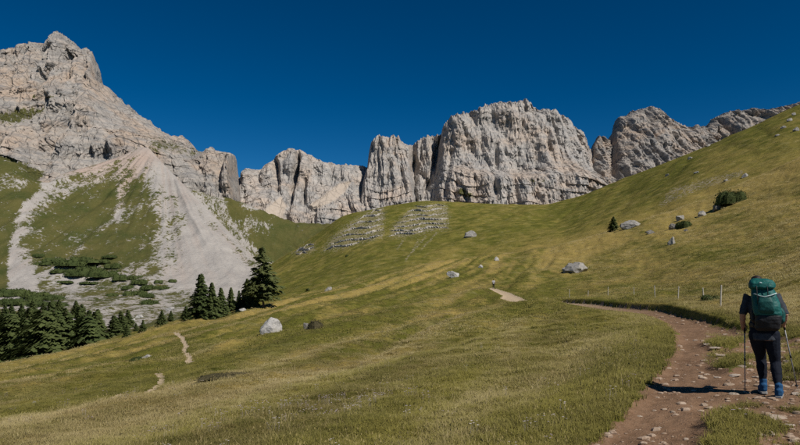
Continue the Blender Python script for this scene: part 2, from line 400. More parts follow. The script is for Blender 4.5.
# ---- green hillside behind the meadow
c = np.linspace(120, 1150, 620)
SKY_B = [(100,345,560),(170,305,560),(216,285,580),(255,272,600),(290,252,600),(320,232,610),(345,215.5,620),(380,208,620),(410,202.5,620),(430,200.5,620),(460,202,610),(500,204,590),(540,205,560),(570,199,545),(600,188.5,530),(650,169,510),(700,149,490),(750,127,470),(800,104,450),(900,62,430),(1150,-20,430)]
t, y, D, X, Z = sheet(c, [
    [(120,390,195),(300,345,195),(400,320,195),(560,285,195),(720,240,195),(800,215,195),(1150,100,195)],
    [(120,375,290),(300,296,290),(400,272,290),(480,263,290),(560,246,285),(640,221,280),(720,187,280),(800,152,280),(1150,40,280)],
    [(120,352,430),(200,312,430),(300,272,430),(400,239,430),(480,232,420),(560,223,410),(640,192,390),(720,157,370),(800,122,360),(1150,5,360)],
    SKY_B,
    [(p, yy + 14, d + 90) for p, yy, d in SKY_B],
    [(p, 290, d + 260) for p, yy, d in SKY_B]], [40, 60, 90, 14, 10])
cx = X * 0.9 - D * 0.43; cy = X * 0.43 + D * 0.9
onf = sstep(3.2, 2.85, t)[:, None]
Z = Z + onf * (1.6 * fbm(X / 70, D / 70, 0.5, 3) + 0.8 * (np.abs(pn(cx / 16, cy / 120, 4.4)) * 2 - .6) + 0.5 * fbm(X / 9, D / 9, 3.3, 3))
ypix = HORIZON - F * Z / D
OUT = [[(322,251),(331,238),(350,222),(368,212),(381,207.5),(385,212),(384,238),(360,243),(338,250)],
       [(388,236),(394,224),(408,211),(420,205),(445,204),(449,214),(448,229),(425,233),(402,238)],
       [(292,254),(303,246),(314,243),(316,250),(304,255)]]
PXB = np.broadcast_to(c[None, :], y.shape)
sc = np.zeros_like(Z)
for po in OUT: sc = np.maximum(sc, np.clip(0.36 + polysd(PXB, ypix, po) / 24, 0, 0.45))
for a_, b_ in (((345,243),(333,252)),((425,236),(412,252)),((418,240),(404,262)),((402,240),(396,250)),((436,232),(420,250))):
    L = polysd(PXB, ypix, [a_, (a_[0]+2.4, a_[1]), (b_[0]+1.6, b_[1]), b_]); sc = np.maximum(sc, np.clip(0.36 + L / 7, 0, 0.5))
sc = np.maximum(sc, np.clip(0.45 + polysd(PXB, ypix, [(672,190),(722,176),(742,172),(736,177),(700,188),(660,205)]) / 12, 0, 0.42))
dry = 0.16 + 0.40 * sstep(430, 250, D) * sstep(340, 470, PXB) + 0.25 * pn(cx / 22, cy / 150, 1.0) + 0.12 * sstep(2.7, 3, t)[:, None]
dry = np.clip(dry + 0.3 * np.clip(0.5 + polysd(PXB, ypix, [(400,278),(480,262),(560,252),(640,224),(740,180),(745,172),(680,200),(600,228),(520,250),(440,268)]) / 8, 0, 1), 0, 1)
VB = np.stack([X, D, Z], -1); QB = grid_quads(*X.shape)
M_HILL = mat_meadow('hillside_turf', far=True)
hillside = submesh('grassy_hillside', VB, QB, np.ones((X.shape[0]-1, X.shape[1]-1), bool), {'dry': dry, 'scree': sc}, M_HILL)

# ---- valley floor, scree cone
M_LAND = mat_land()
c = np.linspace(-330, 330, 460)
CREST = [(-330,95,640),(-150,130,650),(-60,148,660),(0,158,660),(20,166,655),(38,181,650),(48,183,655),(60,175,685),(80,169,710),(100,163,732),(125,154,752),(140,147,764),(146,147,764),(158,158,740),(175,176,705),(200,201,650),(225,227,600),(250,254,550),(270,275,515),(285,291,495),(330,330,470)]
t, y, D, X, Z = sheet(c, [
    [(-330,470,130),(0,450,130),(330,400,130)],
    [(-330,372,190),(0,356,190),(100,350,190),(200,345,190),(330,345,200)],
    [(-330,322,300),(0,316,300),(100,313,300),(200,311,300),(330,325,310)],
    [(-330,292,420),(0,292,420),(100,293,420),(180,291,420),(265,291,430),(330,325,420)],
    CREST,
    [(p, yy + 10, d + 70) for p, yy, d in CREST],
    [(p, 300, d + 160) for p, yy, d in CREST]], [20, 34, 30, 170, 8, 6])
on = sstep(4.1, 3.7, t)[:, None]
ang = np.arctan2(X + 305, 800 - D)
Z = Z + on * (2.6 * fbm(X / 60, D / 80, 0.8, 4) + 1.2 * fbm(X / 12, D / 30, 1.8, 4)) + sstep(3.1, 3.8, t)[:, None] * on * 3.0 * fbm(ang * 22, 0.3, D / 400, 4, .6)
Z = Z + on * sstep(3, 3.2, t)[:, None] * 7 * np.exp(-((X - (c[None, :] * 0 + np.interp(D, [430, 760], [-60, -300]))) / 45)**2) * 0
yp = HORIZON - F * Z / D; PXS = np.broadcast_to(c[None, :], y.shape)
def soft(poly, w): return np.clip(0.5 + polysd(PXS, yp, poly) / w, 0, 1)
g = soft([(22,262),(22,240),(32,212),(46,193),(66,188),(95,180),(118,172),(136,172),(148,180),(158,196),(164,222),(163,246),(158,262),(142,270),(108,270),(60,268)], 22) * 0.88
g = np.maximum(g, 0.60 * soft([(44,180),(70,162),(110,154),(138,154),(150,172),(150,192),(110,192),(60,200)], 34))
g = g * (1 - 0.5 * soft([(114,188),(121,180),(130,178),(124,196),(120,230),(116,232),(117,205)], 7))
g = np.maximum(g, soft([(-330,60),(0,148),(24,158),(44,180),(38,192),(25,203),(17,222),(10,246),(8,292),(-330,300)], 8))
g = g * (1 - 0.4 * soft([(-60,175),(12,172),(30,184),(18,193),(-60,190)], 8))
g = np.maximum(g, 0.62 * soft([(30,262),(58,266),(66,282),(60,296),(38,292)], 8))
g = np.maximum(g, 0.52 * soft([(80,262),(170,258),(178,290),(120,300),(80,296)], 12))
g = np.maximum(g, 0.52 * soft([(152,172),(170,186),(180,226),(184,258),(172,280),(158,262),(160,215)], 22))
g = np.maximum(g, 0.54 * soft([(40,292),(100,288),(190,291),(200,304),(180,322),(60,322)], 8))
g = np.maximum(g, 0.60 * soft([(80,296),(118,294),(120,306),(92,308)], 6))
g = np.maximum(g, 0.75 * soft([(-330,305),(0,306),(60,312),(110,325),(190,308),(250,296),(330,320),(330,420),(-330,480)], 12))
g = np.maximum(g, 0.72 * soft([(196,206),(260,262),(286,288),(276,290),(236,254),(200,216)], 9) * (0.6 + 0.4 * pn(X / 25, D / 25, 2)))
rad = np.hypot(X + 305, D - 800)
g = np.clip(g + (0.16 * fbm(X / 40, D / 40, 6, 3) + 0.30 * fbm(X / 11, D / 26, 2.6, 4, .6) + 0.16 * fbm(ang * 26, rad / 130, 4.4, 4) * sstep(3.0, 3.2, t)[:, None] - 0.10 * sstep(3.5, 4, t)[:, None]) * (g > 0.02), 0, 1)
warm = 0.35 * fbm(ang * 45, rad / 220, 7.1, 4, .6) + np.clip(soft([(100,150),(145,146),(160,160),(140,175),(130,200),(116,200),(118,178),(80,180),(60,172)], 20) * 0.9 + 0.25 * fbm(X / 50, D / 50, 9, 3), 0, 1)
warm = np.clip(warm, 0, 1)
VD = np.stack([X, D, Z], -1); QD = grid_quads(*X.shape); nv = 20 + 34 + 30
selv = np.zeros((X.shape[0]-1, X.shape[1]-1), bool); selv[:nv] = True
at = {'grass': g, 'warm': warm}
valley = submesh('valley_floor', VD, QD, selv, at, M_LAND)
scree = submesh('scree_slope', VD, QD, ~selv, at, M_LAND)

# ---- the alp behind the cone: turf and rock under the cliffs
c = np.linspace(150, 400, 230)
t, y, D, X, Z = sheet(c, [
    [(150,330,620),(280,330,620),(400,330,640)],
    [(150,225,780),(190,222,790),(225,240,790),(262,266,780),(300,258,790),(345,236,800),(400,232,800)],
    [(150,190,820),(190,190,825),(215,196,830),(240,202,835),(262,211,840),(282,219,850),(300,223,855),(330,225,860),(350,217,860),(400,212,860)],
    [(150,192,860),(240,205,880),(300,226,900),(400,215,900)]], [40, 110, 10])
Z = Z + 2.5 * fbm(X / 60, D / 60, 3.1, 4) + 2.0 * billow(X / 18, D / 18, 2.1, 4)
yp = HORIZON - F * Z / D; PXS = np.broadcast_to(c[None, :], y.shape)
g = 0.50 + 0 * Z
g = np.maximum(g, soft([(222,192),(240,198),(262,206),(290,218),(345,220),(350,225),(300,252),(282,270),(262,258),(245,238),(228,214)], 12))
g = g * (1 - 0.62 * soft([(240,224),(248,216),(262,220),(274,224),(270,231),(258,228),(248,233)], 16)) * (1 - 0.6 * soft([(240,203),(262,206),(258,211),(243,209)], 5))
VE = np.stack([X, D, Z], -1)
alp = submesh('alpine_terrace', VE, grid_quads(*X.shape), np.ones((X.shape[0]-1, X.shape[1]-1), bool), {'grass': np.clip(g + .12 * fbm(X / 30, D / 30, 1, 3), 0, 1), 'warm': 0 * Z}, M_LAND)

# ================================================================ MOUNTAINS
def mountain(name, c0, c1, sky, base, mids, nrow, mat, label, amp=26, wide=38, tall=130, strata=2.5, jag=2.6, seed=0.0, grass=(), rel=(), step=0.72, back=160, fine=1.0, fans=()):
    c = np.arange(c0, c1 + step, step)
    # the flanks turn away from the viewer at both ends
    curves = [base] + mids + [sky]
    n = len(curves) - 1
    t, y, D, X, Z = sheet(c, curves + [[(p, yy + 8, d + back * 0.35) for p, yy, d in sky], [(p, yy + 90, d + back) for p, yy, d in sky]], [nrow // n] * n + [12, 10])
    # sharpen the skyline a little: the pchip rows keep it where it was traced
    w = sstep(0.0, 0.12 * n, t)[:, None] * sstep(n + 1.6, n + 0.7, t)[:, None]
    s = seed * 13.7
    fan = np.zeros_like(Z); PX0 = np.broadcast_to(c[None, :], y.shape)
    for poly in fans: fan = np.maximum(fan, np.clip(0.5 + polysd(PX0, y, poly) / 5, 0, 1))
    warp = 9 * fbm(X / 60 + s, Z / 60, D / 200, 3)
    d = amp * billow((X + warp) / wide + s, Z / tall + s, D / 160, 2, 0.45)
    # vertical fluting, its depth waxing and waning over the face
    fl = np.clip(0.65 + 0.9 * pn(X / 55 + s, Z / 45, 2.2), 0.1, 1.3)
    d = d + 0.34 * amp * fl * billow((X - warp * 0.9 + 0.06 * Z) / (wide * 0.25) + s, (Z + warp) / (tall * 0.72), D / 140, 3, 0.5)
    d = d + fine * (1.5 * billow((X - 0.2 * Z) / 10 + s, Z / 34, D / 40, 3, 0.55) + 0.7 * fbm(X / 4.0, Z / 9, D / 9, 3, 0.6))
    # broken blocks: stepped relief
    bl = fbm((X + 0.10 * Z) / 17 + s, Z / 75, D / 90, 3, 0.5) * 2.4 + 1.2 * fbm(X / 80, Z / 20, s, 3)
    d = d + fine * 2.5 * (np.floor(bl) + sstep(0.72, 1.0, bl - np.floor(bl)))
    lay = Z + 0.10 * X + 7 * fbm(X / 90, Z / 60, s, 3)
    per = 15.0 + 5 * pn(X / 120 + s, 0.2, 0.9)
    saw = (lay / per) % 1.0
    low = 0.45 + 1.0 * sstep(0.55 * n, 0.28 * n, t)[:, None]
    d = d - low * strata * sstep(0.0, 1.0, saw) * (0.15 + 1.6 * np.clip(pn(X / 80, Z / 60, 5 + s) + .25, 0, 1))
    for (p0, ya, yb, wd, dep) in rel:                       # big clefts and gullies seen in the photograph
        pc = p0 + 2.5 * pn(y / 14.0, s, 0.5) if not isinstance(p0, tuple) else p0[0] + (p0[1] - p0[0]) * (y - ya) / (yb - ya) + 2 * pn(y / 12.0, s, 0.5)
        prof = np.clip(1 - np.abs(c[None, :] - pc) / wd, 0, 1)
        d = d - dep * prof * sstep(ya - 6, ya + 4, y) * sstep(yb + 6, yb - 4, y)
    Dn = D - d * w * (1 - 0.88 * fan)
    near_sky = sstep(n - 0.25, n, t)[:, None] * sstep(n + 1, n + 0.05, t)[:, None]
    Zn = Z * (1 + (Dn / D - 1) * 0.75)
    Zn = Zn + near_sky * jag * (1.0 * billow(X / 8 + s, 0.3, s, 4, 0.65) + 0.8 * fbm(X / 26, 0.7, s, 3)) + w * 0.5 * fbm(X / 5, Z / 5, D / 5, 3)
    yp = HORIZON - F * Zn / Dn; PXm = np.broadcast_to(c[None, :], y.shape)
    g = np.zeros_like(Zn)
    for poly, wd, mx in grass: g = np.maximum(g, mx * np.clip(0.5 + polysd(PXm, yp, poly) / wd, 0, 1))
    Vm = np.stack([X, Dn, Zn], -1)
    o = submesh(name, Vm, grid_quads(*X.shape), np.ones((X.shape[0]-1, X.shape[1]-1), bool), {'grass': g, 'fan': fan}, mat, smooth=False)
    o['label'] = label
    return o
M_R1 = mat_rock('limestone_warm', 0.48, 0.7, 0.90); M_R2 = mat_rock('limestone_pale', 0.38, 0.5); M_R3 = mat_rock('limestone_grey', 0.5, 0.9, 0.86)

SK1 = [(-330,120,980),(-200,96,980),(-100,70,980),(-40,58,980),(0,51,980),(10,48,980),(22,43,980),(33,43.5,980),(44,40,980),(50,36.5,978),(58,34.5,975),(64,37,975),(71,42,975),(80,47.5,970),(87,50,968),(91,62,965),(95,74,962),(98,81,960),(104,85,960),(110,94,958),(116,99,955),(125,107,950),(133,112,945),(146,121,940),(160,132,935),(170,135.5,930),(178,137,930),(190,144,925),(200,151,920),(215,150,915),(226,151.5,912),(231,153,912),(233.5,156,918),(234.5,168,930),(236,182,960),(240,200,1000)]
peak = mountain('rocky_peak', -330, 240, SK1,
    [(-330,210,690),(0,190,690),(40,205,690),(80,190,745),(145,185,790),(180,205,800),(210,222,810),(240,225,830)],
    [[(-330,170,770),(0,140,770),(40,158,770),(60,150,780),(100,140,800),(145,138,830),(180,165,835),(210,180,840),(228,185,845),(236,205,890),(240,215,920)],
     [(-330,140,860),(0,102,860),(45,104,860),(80,98,865),(110,118,870),(145,134,880),(180,150,880),(210,160,875),(228,160,876),(235,185,920),(240,208,960)]],
    270, M_R1, 'broad pale peak towering over the scree cone', amp=19, wide=40, tall=95, strata=2.6, jag=4.2, seed=1.0, fine=1.25,
    grass=[([(-30,116),(8,108),(30,106),(44,107),(40,113),(22,119),(12,125),(-30,124)], 12, 0.72), ([(28,96),(38,93),(42,97),(34,99)], 6, .7), ([(45,97),(62,93),(60,99),(48,101)], 6, .6),
           ([(140,132),(165,138),(195,148),(210,153),(190,158),(168,152),(155,158),(145,146)], 14, 0.58), ([(-330,150),(0,155),(40,175),(0,200),(-330,230)], 10, .9), ([(165,165),(180,180),(190,195),(178,190)], 7, .5)],
    rel=[(20,112,124,14,8),(80,56,78,4,12),(118,98,150,5,6),(66,46,80,4,8),(36,48,90,5,8)])

SK2 = [(222,196,1090),(230,181,1075),(236,177.5,1065),(243,171.5,1055),(250,169,1050),(258,169,1050),(262,166,1050),(270,160,1052),(276,154,1052),(284,150,1055),(291,149,1055),(299,150,1056),(308,154,1060),(318,158.5,1065),(330,163,1070),(345,164.5,1080),(358,166,1085),(370,168.5,1090),(390,175,1120)]
dome2 = mountain('limestone_dome', 222, 390, SK2,
    [(222,215,930),(260,215,930),(300,232,940),(340,232,940),(390,220,950)],
    [[(222,208,960),(245,196,950),(262,203,950),(300,212,955),(340,210,960),(390,212,970)],
     [(222,203,1020),(245,184,1000),(262,184,1000),(300,182,1000),(340,190,1015),(370,192,1020),(390,196,1040)]],
    150, M_R2, 'low rounded pale limestone dome with two dark clefts', amp=15, wide=34, tall=110, strata=2.4, jag=1.8, seed=2.0, fans=[[(262,212),(272,204),(281,196),(286,206),(280,222),(262,220)],[(308,205),(322,196),(340,183),(352,181),(345,192),(330,203),(312,210)]],
    rel=[((297,288),156,205,4.5,26),((304,301),178,206,4,22),((273,277),160,194,5,22),(240,172,200,5,10),((345,352),196,214,6,12)])

SK3 = [(360,190,1130),(366,176,1110),(369,152,1085),(371,143,1078),(374,138,1075),(379,134,1072),(383,134.5,1072),(388,137,1075),(393,134.5,1075),(398,136,1078),(402,141,1085),(408,144.5,1100),(412,144,1110),(417,140,1125),(425,137,1130),(434,135,1135),(440,134,1145),(450,132,1170)]
tower = mountain('rock_tower', 360, 450, SK3,
    [(360,222,960),(400,216,955),(450,212,970)],
    [[(360,205,985),(380,200,975),(412,198,985),(425,200,1005),(450,196,1010)],
     [(360,192,1055),(368,168,1025),(384,165,1015),(408,168,1035),(414,170,1080),(430,166,1085),(450,160,1100)]],
    190, M_R2, 'twin topped pale rock tower split by a shaded cleft', amp=13, wide=20, tall=170, strata=2.0, jag=3.2, seed=3.0,
    rel=[((413,417),140,205,5,34),((441,428),140,190,5,26),(388,136,180,3,9),(396,140,170,2.5,8),(378,140,185,2.5,8),((432,420),180,204,5,16)])

SK4 = [(428,190,1180),(436,160,1140),(440,142,1115),(443,129,1100),(447,121,1095),(452,115,1092),(460,113.5,1092),(470,111,1092),(480,108,1092),(490,104,1092),(497,101.5,1092),(505,102,1092),(512,102.5,1092),(518,101,1092),(526,100,1092),(531,101,1092),(534,106,1092),(542,108,1095),(550,109,1097),(560,112,1105),(568,117,1115),(576,125,1125),(583,134,1140),(589,143,1160),(594,152,1185),(606,176,1240),(620,200,1290)]
massif = mountain('limestone_massif', 428, 620, SK4,
    [(428,212,975),(450,212,950),(500,214,930),(560,214,920),(620,210,940)],
    [[(428,204,1010),(450,192,965),(470,190,955),(520,192,945),(560,188,950),(590,182,975),(620,188,1020)],
     [(428,200,1050),(440,180,1000),(455,172,975),(480,175,962),(520,178,958),(560,175,965),(590,174,1000),(620,190,1085)],
     [(428,197,1090),(440,172,1030),(455,165,1010),(480,168,1002),(520,171,1000),(555,168,1008),(580,166,1035),(597,172,1085),(620,193,1150)]],
    240, M_R2, 'largest pale limestone massif with a flat stepped summit', amp=15, wide=40, tall=100, strata=3.0, jag=4.0, seed=4.0, fine=1.15,
    grass=[([(458,186),(470,189),(476,198),(465,200),(456,194)], 7, .6), ([(505,178),(540,178),(560,183),(530,184)], 6, .42)],
    rel=[((452,446),150,196,4,16),(476,112,140,5,8),(497,140,172,3,9),((545,552),112,160,5,10),(560,118,150,5,8),(520,150,175,3,7)])

SK5 = [(584,196,1280),(590,160,1240),(593,147,1220),(596,140,1210),(600,136.5,1205),(604,136,1205),(608,139,1210),(611,143,1225),(612.5,139,1250),(614,131,1255),(617,124,1250),(622,117,1245),(630,114,1245),(637,111,1245),(644,109,1245),(650,108.5,1245),(657,109.5,1245),(664,113,1250),(671,117,1255),(678,121,1260),(685,124.5,1270),(694,126,1280),(703,125,1290),(720,135,1330)]
dome = mountain('rounded_mountain', 584, 720, SK5,
    [(584,215,1020),(640,205,1010),(720,180,1040)],
    [[(584,206,1100),(596,176,1075),(605,172,1075),(612,174,1120),(625,162,1100),(660,156,1090),(690,158,1110),(720,165,1160)]],
    150, M_R3, 'round topped grey mountain beyond a slim pinnacle', amp=22, wide=30, tall=90, strata=2.0, jag=3.8, seed=5.0, fine=1.3,
    rel=[((612,630),138,180,4.5,30),((650,668),112,150,4,10),((672,690),120,150,4,10)])

SK6 = [(680,150,1600),(692,136,1580),(700,129,1570),(706,125,1565),(712,121.5,1560),(718,117,1555),(726,113.5,1550),(736,110.5,1550),(746,109,1550),(756,108.5,1555),(764,109.5,1560),(772,109,1565),(780,107,1570),(790,105,1580),(820,100,1600),(900,90,1640)]
far_ridge = mountain('distant_ridge', 680, 900, SK6,
    [(680,190,1400),(900,150,1400)],
    [[(680,165,1480),(720,150,1460),(760,140,1460),(800,135,1470),(900,120,1500)]],
    110, M_R3, 'distant grey ridge showing behind the hillside', amp=34, wide=34, tall=90, strata=1.5, jag=3.0, seed=6.0,
    rel=[((722,716),118,150,8,30),((745,738),112,140,5,16)])

# ================================================================ picking points on the land
def bvh(o):
    me = o.data; n = len(me.vertices); co = np.empty(n * 3); me.vertices.foreach_get('co', co)
    q = np.empty(len(me.loops), int); me.loops.foreach_get('vertex_index', q)
    return BVHTree.FromPolygons(co.reshape(-1, 3).tolist(), q.reshape(-1, 4).tolist())
BV = {o.name: bvh(o) for o in (hillside, valley, scree, alp)}
def pick(px, y, names=('grassy_hillside', 'valley_floor', 'scree_slope', 'alpine_terrace')):
    d = Vector(((px - 400) / F, 1, (HORIZON - y) / F)).normalized(); best = None
    for n in names:
        h = BV[n].ray_cast(Vector((0, 0, 0)), d)
        if h[0] is not None and (best is None or h[3] < best[1]): best = (h[0], h[3])
    if best is None and y < 440: return pick(px, y + 1.0, names)
    return best[0] if best else None
def gpt(px, y):
    """point of the near meadow seen in that direction, on the real surface"""
    X, Y = hit_ground(px, y)
    return Vector((X, Y, float(ground_z(np.array([X]), np.array([Y]))[0])))
def gz(X, Y): return float(ground_z(np.array([X]), np.array([Y]))[0])
def vz(X, Y):
    h = [BV[n].ray_cast(Vector((X, Y, 900)), Vector((0, 0, -1)))[0] for n in ('valley_floor', 'scree_slope')]
    h = [p.z for p in h if p is not None]
    return max(h) if h else -30.0

# ================================================================ ROCKS
def mat_boulder(name, a, b, dark):
    k = NT(name); p = k.obj(); i = k.node('ShaderNodeObjectInfo').outputs['Random']
    v = k.node('ShaderNodeVectorMath', {0: p, 1: k.node('ShaderNodeCombineXYZ', {0: k.math('MULTIPLY', i, 37.0)}).outputs[0]}, operation='ADD').outputs[0]
    n1 = k.noise(v, 1.6, 6, 0.65); n2 = k.noise(v, 7.0, 5, 0.7)
    c = k.mix(k.rng(n1, 0.35, 0.65), a, b); c = k.mix(k.rng(n2, 0.5, 0.36, 0, 0.7), c, dark)
    c = k.mix(k.rng(k.noise(v, 3.0, 4), 0.6, 0.68, 0, 0.8), c, (0.27, 0.24, 0.14))
    h = k.math('ADD', n1, k.math('MULTIPLY', n2, 0.5))
    return k.out(c, 0.9, k.bump(h, 0.7, 0.12), 0.15)
M_BOULD = mat_boulder('boulder_limestone', (0.21, 0.20, 0.185), (0.38, 0.36, 0.33), (0.11, 0.105, 0.10))
M_BOULD_W = mat_boulder('boulder_white', (0.30, 0.29, 0.275), (0.50, 0.48, 0.45), (0.16, 0.155, 0.15))
M_BOULD_D = mat_boulder('boulder_dark', (0.12, 0.115, 0.105), (0.22, 0.205, 0.185), (0.06, 0.055, 0.05))
def rock_mesh(name, size, seed, sub=3, cuts=11, rough=0.10, smooth=False):
    r = np.random.default_rng(seed)
    bm = bmesh.new(); bmesh.ops.create_icosphere(bm, subdivisions=sub, radius=1.0)
    P = np.array([v.co for v in bm.verts])
    for _ in range(cuts):
        n = r.normal(size=3); n[2] = abs(n[2]) * 0.8 if r.random() < .6 else n[2]; n /= np.linalg.norm(n)
        d = P @ n; h = r.uniform(0.45, 0.85); P = P - np.clip(d - h, 0, None)[:, None] * n
    s = seed * 3.17
    nn = fbm(P[:, 0] * 1.7 + s, P[:, 1] * 1.7, P[:, 2] * 1.7, 4, 0.6)
    P = P * (1 + rough * 1.6 * nn)[:, None]
    P = P / np.abs(P).max(0) * np.array(size) * 0.5
    for v, q in zip(bm.verts, P): v.co = q
    me = bpy.data.meshes.new(name); bm.to_mesh(me); bm.free()
    me.polygons.foreach_set('use_smooth', np.full(len(me.polygons), smooth)); me.update()
    return me
def boulder(px, y, w, h, label, mat=None, seed=1, group=None, near=True, depth=0.8, sink=0.30, rz=0.0):
    """w, h in pixels of an 800 px frame at the rock's own distance; y is its foot"""
    p = gpt(px, y) if near else pick(px, y)
    k = p.y / F; H = h * k / (1 - sink); dp = w * k * depth
    me = rock_mesh('boulder', (w * k, dp, H), seed)
    o = link('boulder', me, mat=mat or M_BOULD); o.rotation_euler = (0, 0, rz)
    y1 = p.y + dp * 0.22; x1 = p.x * y1 / p.y
    z = min(gz(x1, y1), p.z + 0.25 * h * k) if near else p.z
    o.location = (x1, y1, z + H * (0.5 - sink))
    tag(o, label, 'boulder', group)
    return o
boulder(271, 331, 23, 18, 'large white limestone boulder alone on the meadow below the tall larch', M_BOULD_W, 3)
boulder(306, 329, 10, 8, 'dark weathered boulder half sunk in grass beside the large white boulder', M_BOULD_D, 5, sink=.4)
boulder(453, 277, 13, 8, 'small whitish boulder on the grassy brow of the meadow', M_BOULD_W, 8)
boulder(578, 272, 31, 14, 'big grey boulder on the slope above the fence, split in blocks', M_BOULD, 12)
boulder(572, 272, 12, 11, 'grey block leaning against the big boulder above the fence', M_BOULD, 13)
boulder(672, 244.5, 9, 8, 'pointed grey rock alone in straw grass below the leafy bush', M_BOULD, 15)
boulder(650, 235, 10, 4, 'flat low grey rock in the grass beside the pointed rock', M_BOULD_D, 17, sink=.4)
boulder(673, 229.5, 10, 6, 'dark grey rock at the foot of the small leafy bush', M_BOULD_D, 19)
boulder(679, 221, 9, 8, 'upright grey rock standing behind the small leafy bush', M_BOULD, 20)
boulder(702, 216.5, 10, 6, 'pale topped rock on the slope between the two bushes', M_BOULD, 23)
boulder(717, 210.5, 10, 6, 'dark rock just below the large rounded bush', M_BOULD_D, 27)
boulder(629, 228, 23, 8.5, 'long grey rock beside the lone dark fir on the slope', M_BOULD, 31)
boulder(686, 230.5, 5, 3, 'tiny dark stone in the grass next to the small leafy bush', M_BOULD_D, 33)
boulder(147, 360, 10, 6, 'small grey rock on the grassy mound beside the worn footpath', M_BOULD, 35)
boulder(329, 290, 9, 4, 'small low rock with grass tufts near the brow of the meadow', M_BOULD, 37, sink=.4)
boulder(85, 386, 6, 3.4, 'small grey rock showing in the lower meadow grass', M_BOULD, 39, 'rocks in the lower meadow')
boulder(35, 400, 5, 3, 'small grey rock showing in the lower meadow grass', M_BOULD, 41, 'rocks in the lower meadow')
boulder(481, 268, 6, 3.6, 'little pale rock on the straw covered brow', M_BOULD_W, 43, 'little rocks on the brow')
boulder(497, 261, 6, 4, 'little pale rock on the straw covered brow', M_BOULD_W, 44, 'little rocks on the brow')
boulder(471, 237, 15, 7.5, 'grey boulder alone on the green hillside below the cliffs', M_BOULD, 46, near=False)
for i, (a, b, w, h) in enumerate([(690,159,7,3),(697,173,8,2.4),(667,176,5,3),(708,138.5,4,3),(745,177,9,5),(726,181,6,3)]):
    boulder(a, b, w, h, 'small white rock lying on the upper green hillside', M_BOULD, 50 + i, 'white rocks on the upper hillside', near=False)
for i, (a, b, w, h) in enumerate([(784,128,7,3.5),(790,121,6,3.5),(797,131,8,4.5),(777,136,5,2.5),(794,115,6,3)]):
    boulder(a, b, w, h, 'grey rock of the cluster high on the hillside', M_BOULD, 60 + i, 'rock cluster high on the hillside', near=False)
# rocks at the edge of the wood and along the stream bed
for i, (a, b, w, h) in enumerate([(62,345,7,4),(90,340,6,3),(46,360,8,4),(100,330,8,5),(131,322,12,6),(140,318,9,5),(170,311,9,4),(20,366,6,3),(243,309,8,3)]):
    p = pick(a, b, ('valley_floor', 'scree_slope')) if b < 335 else None
    if p is None or hit_ground(a, b)[1] < 165: boulder(a, max(b, 312), w, h, 'pale rock at the wooded lower edge of the meadow', M_BOULD_W, 70 + i, 'pale rocks by the wood')
    else: boulder(a, b, w, h, 'pale rock in the dry gully beyond the meadow', M_BOULD_W, 70 + i, 'pale rocks in the gully', near=False)

# layered outcrops on the hillside
k = NT('banded_limestone'); p_ = k.pos(); n1 = k.noise(p_, 0.35, 6, 0.7); n2 = k.noise(p_, 1.4, 4, 0.7)
c_ = k.mix(k.rng(n1, 0.35, 0.65), (0.34, 0.31, 0.265), (0.50, 0.465, 0.41)); c_ = k.mix(k.rng(n2, 0.48, 0.36, 0, 0.8), c_, (0.10, 0.095, 0.07))
M_BAND = k.out(c_, 0.92, k.bump(n2, 0.6, 0.6), 0.15)
def outcrop(label, poly, lines, seed):
    cx_ = sum(q[0] for q in poly) / len(poly); cy_ = sum(q[1] for q in poly) / len(poly)
    P0 = pick(cx_, cy_, ('grassy_hillside',))
    root = empty('rock_outcrop', P0); tag(root, label, 'outcrop', 'layered outcrops on the hillside')
    r = np.random.default_rng(seed)
    for (xa, ya, xb, yb, th) in lines:
        n = max(6, int((xb - xa) / 1.0)); pts = []
        for i in range(n + 1):
            f = i / n; q = pick(xa + (xb - xa) * f, ya + (yb - ya) * f + 0.8 * math.sin(f * 9 + seed + ya), ('grassy_hillside',))
            if q is not None: pts.append(q)
        VV = []; nsec = 7
        for i, q in enumerate(pts):
            e = min(1.0, 4 * min(i, len(pts) - 1 - i) / len(pts) + 0.15)
            h = 0.85 * th * (q.y / F) * e * (0.45 + .75 * max(0, .55 + 1.1 * float(pn(i * .17, ya * .7, seed)))); dd = 2.4 * (0.5 + r.random()) * e
            prof = [(0.4, -1.2), (-0.5, -0.4), (-0.7, 0.45), (-0.5, 0.85), (0.3, 1.0), (1.6, 0.8), (2.6, -0.3)]
            for (dy, dz) in prof:
                VV.append((q.x - P0.x + r.normal() * .15, q.y - P0.y + dy * dd * .6 + r.normal() * .25, q.z - P0.z + dz * h + r.normal() * .12))
        if len(pts) < 4: continue
        qd = grid_quads(len(pts), nsec).reshape(-1, 4)[:, ::-1]
        me = np_mesh('ledge', VV, qd, False); link('ledge', me, root, M_BAND)
    return root
outcrop('layered pale rock outcrop on the hillside, the lower sloping one', OUT[0],
    [(371,212.5,384,209,1.8),(358,219,385,213.5,2.0),(349,225,385,219,1.8),(342,231.5,384,225,2.2),(334,238,384,230.5,1.8),(329,244,383,236,2.6),(323,250,360,243,2.4)], 3)
outcrop('layered pale rock outcrop on the hillside, the squarer one under the cliffs', OUT[1],
    [(414,207,446,205.5,1.4),(407,212,448,209,2.0),(401,217,448,214,1.8),(396,222,449,218.5,2.2),(393,227,449,223,1.9),(390,232,448,227.5,2.6),(389,236,426,232,2.4)], 5)
outcrop('small pale patch of layered rock at the hillside edge', OUT[2], [(299,248.5,314,244,1.8),(295,252,315,248,2.0),(296,254.5,307,252.5,1.6)], 8)

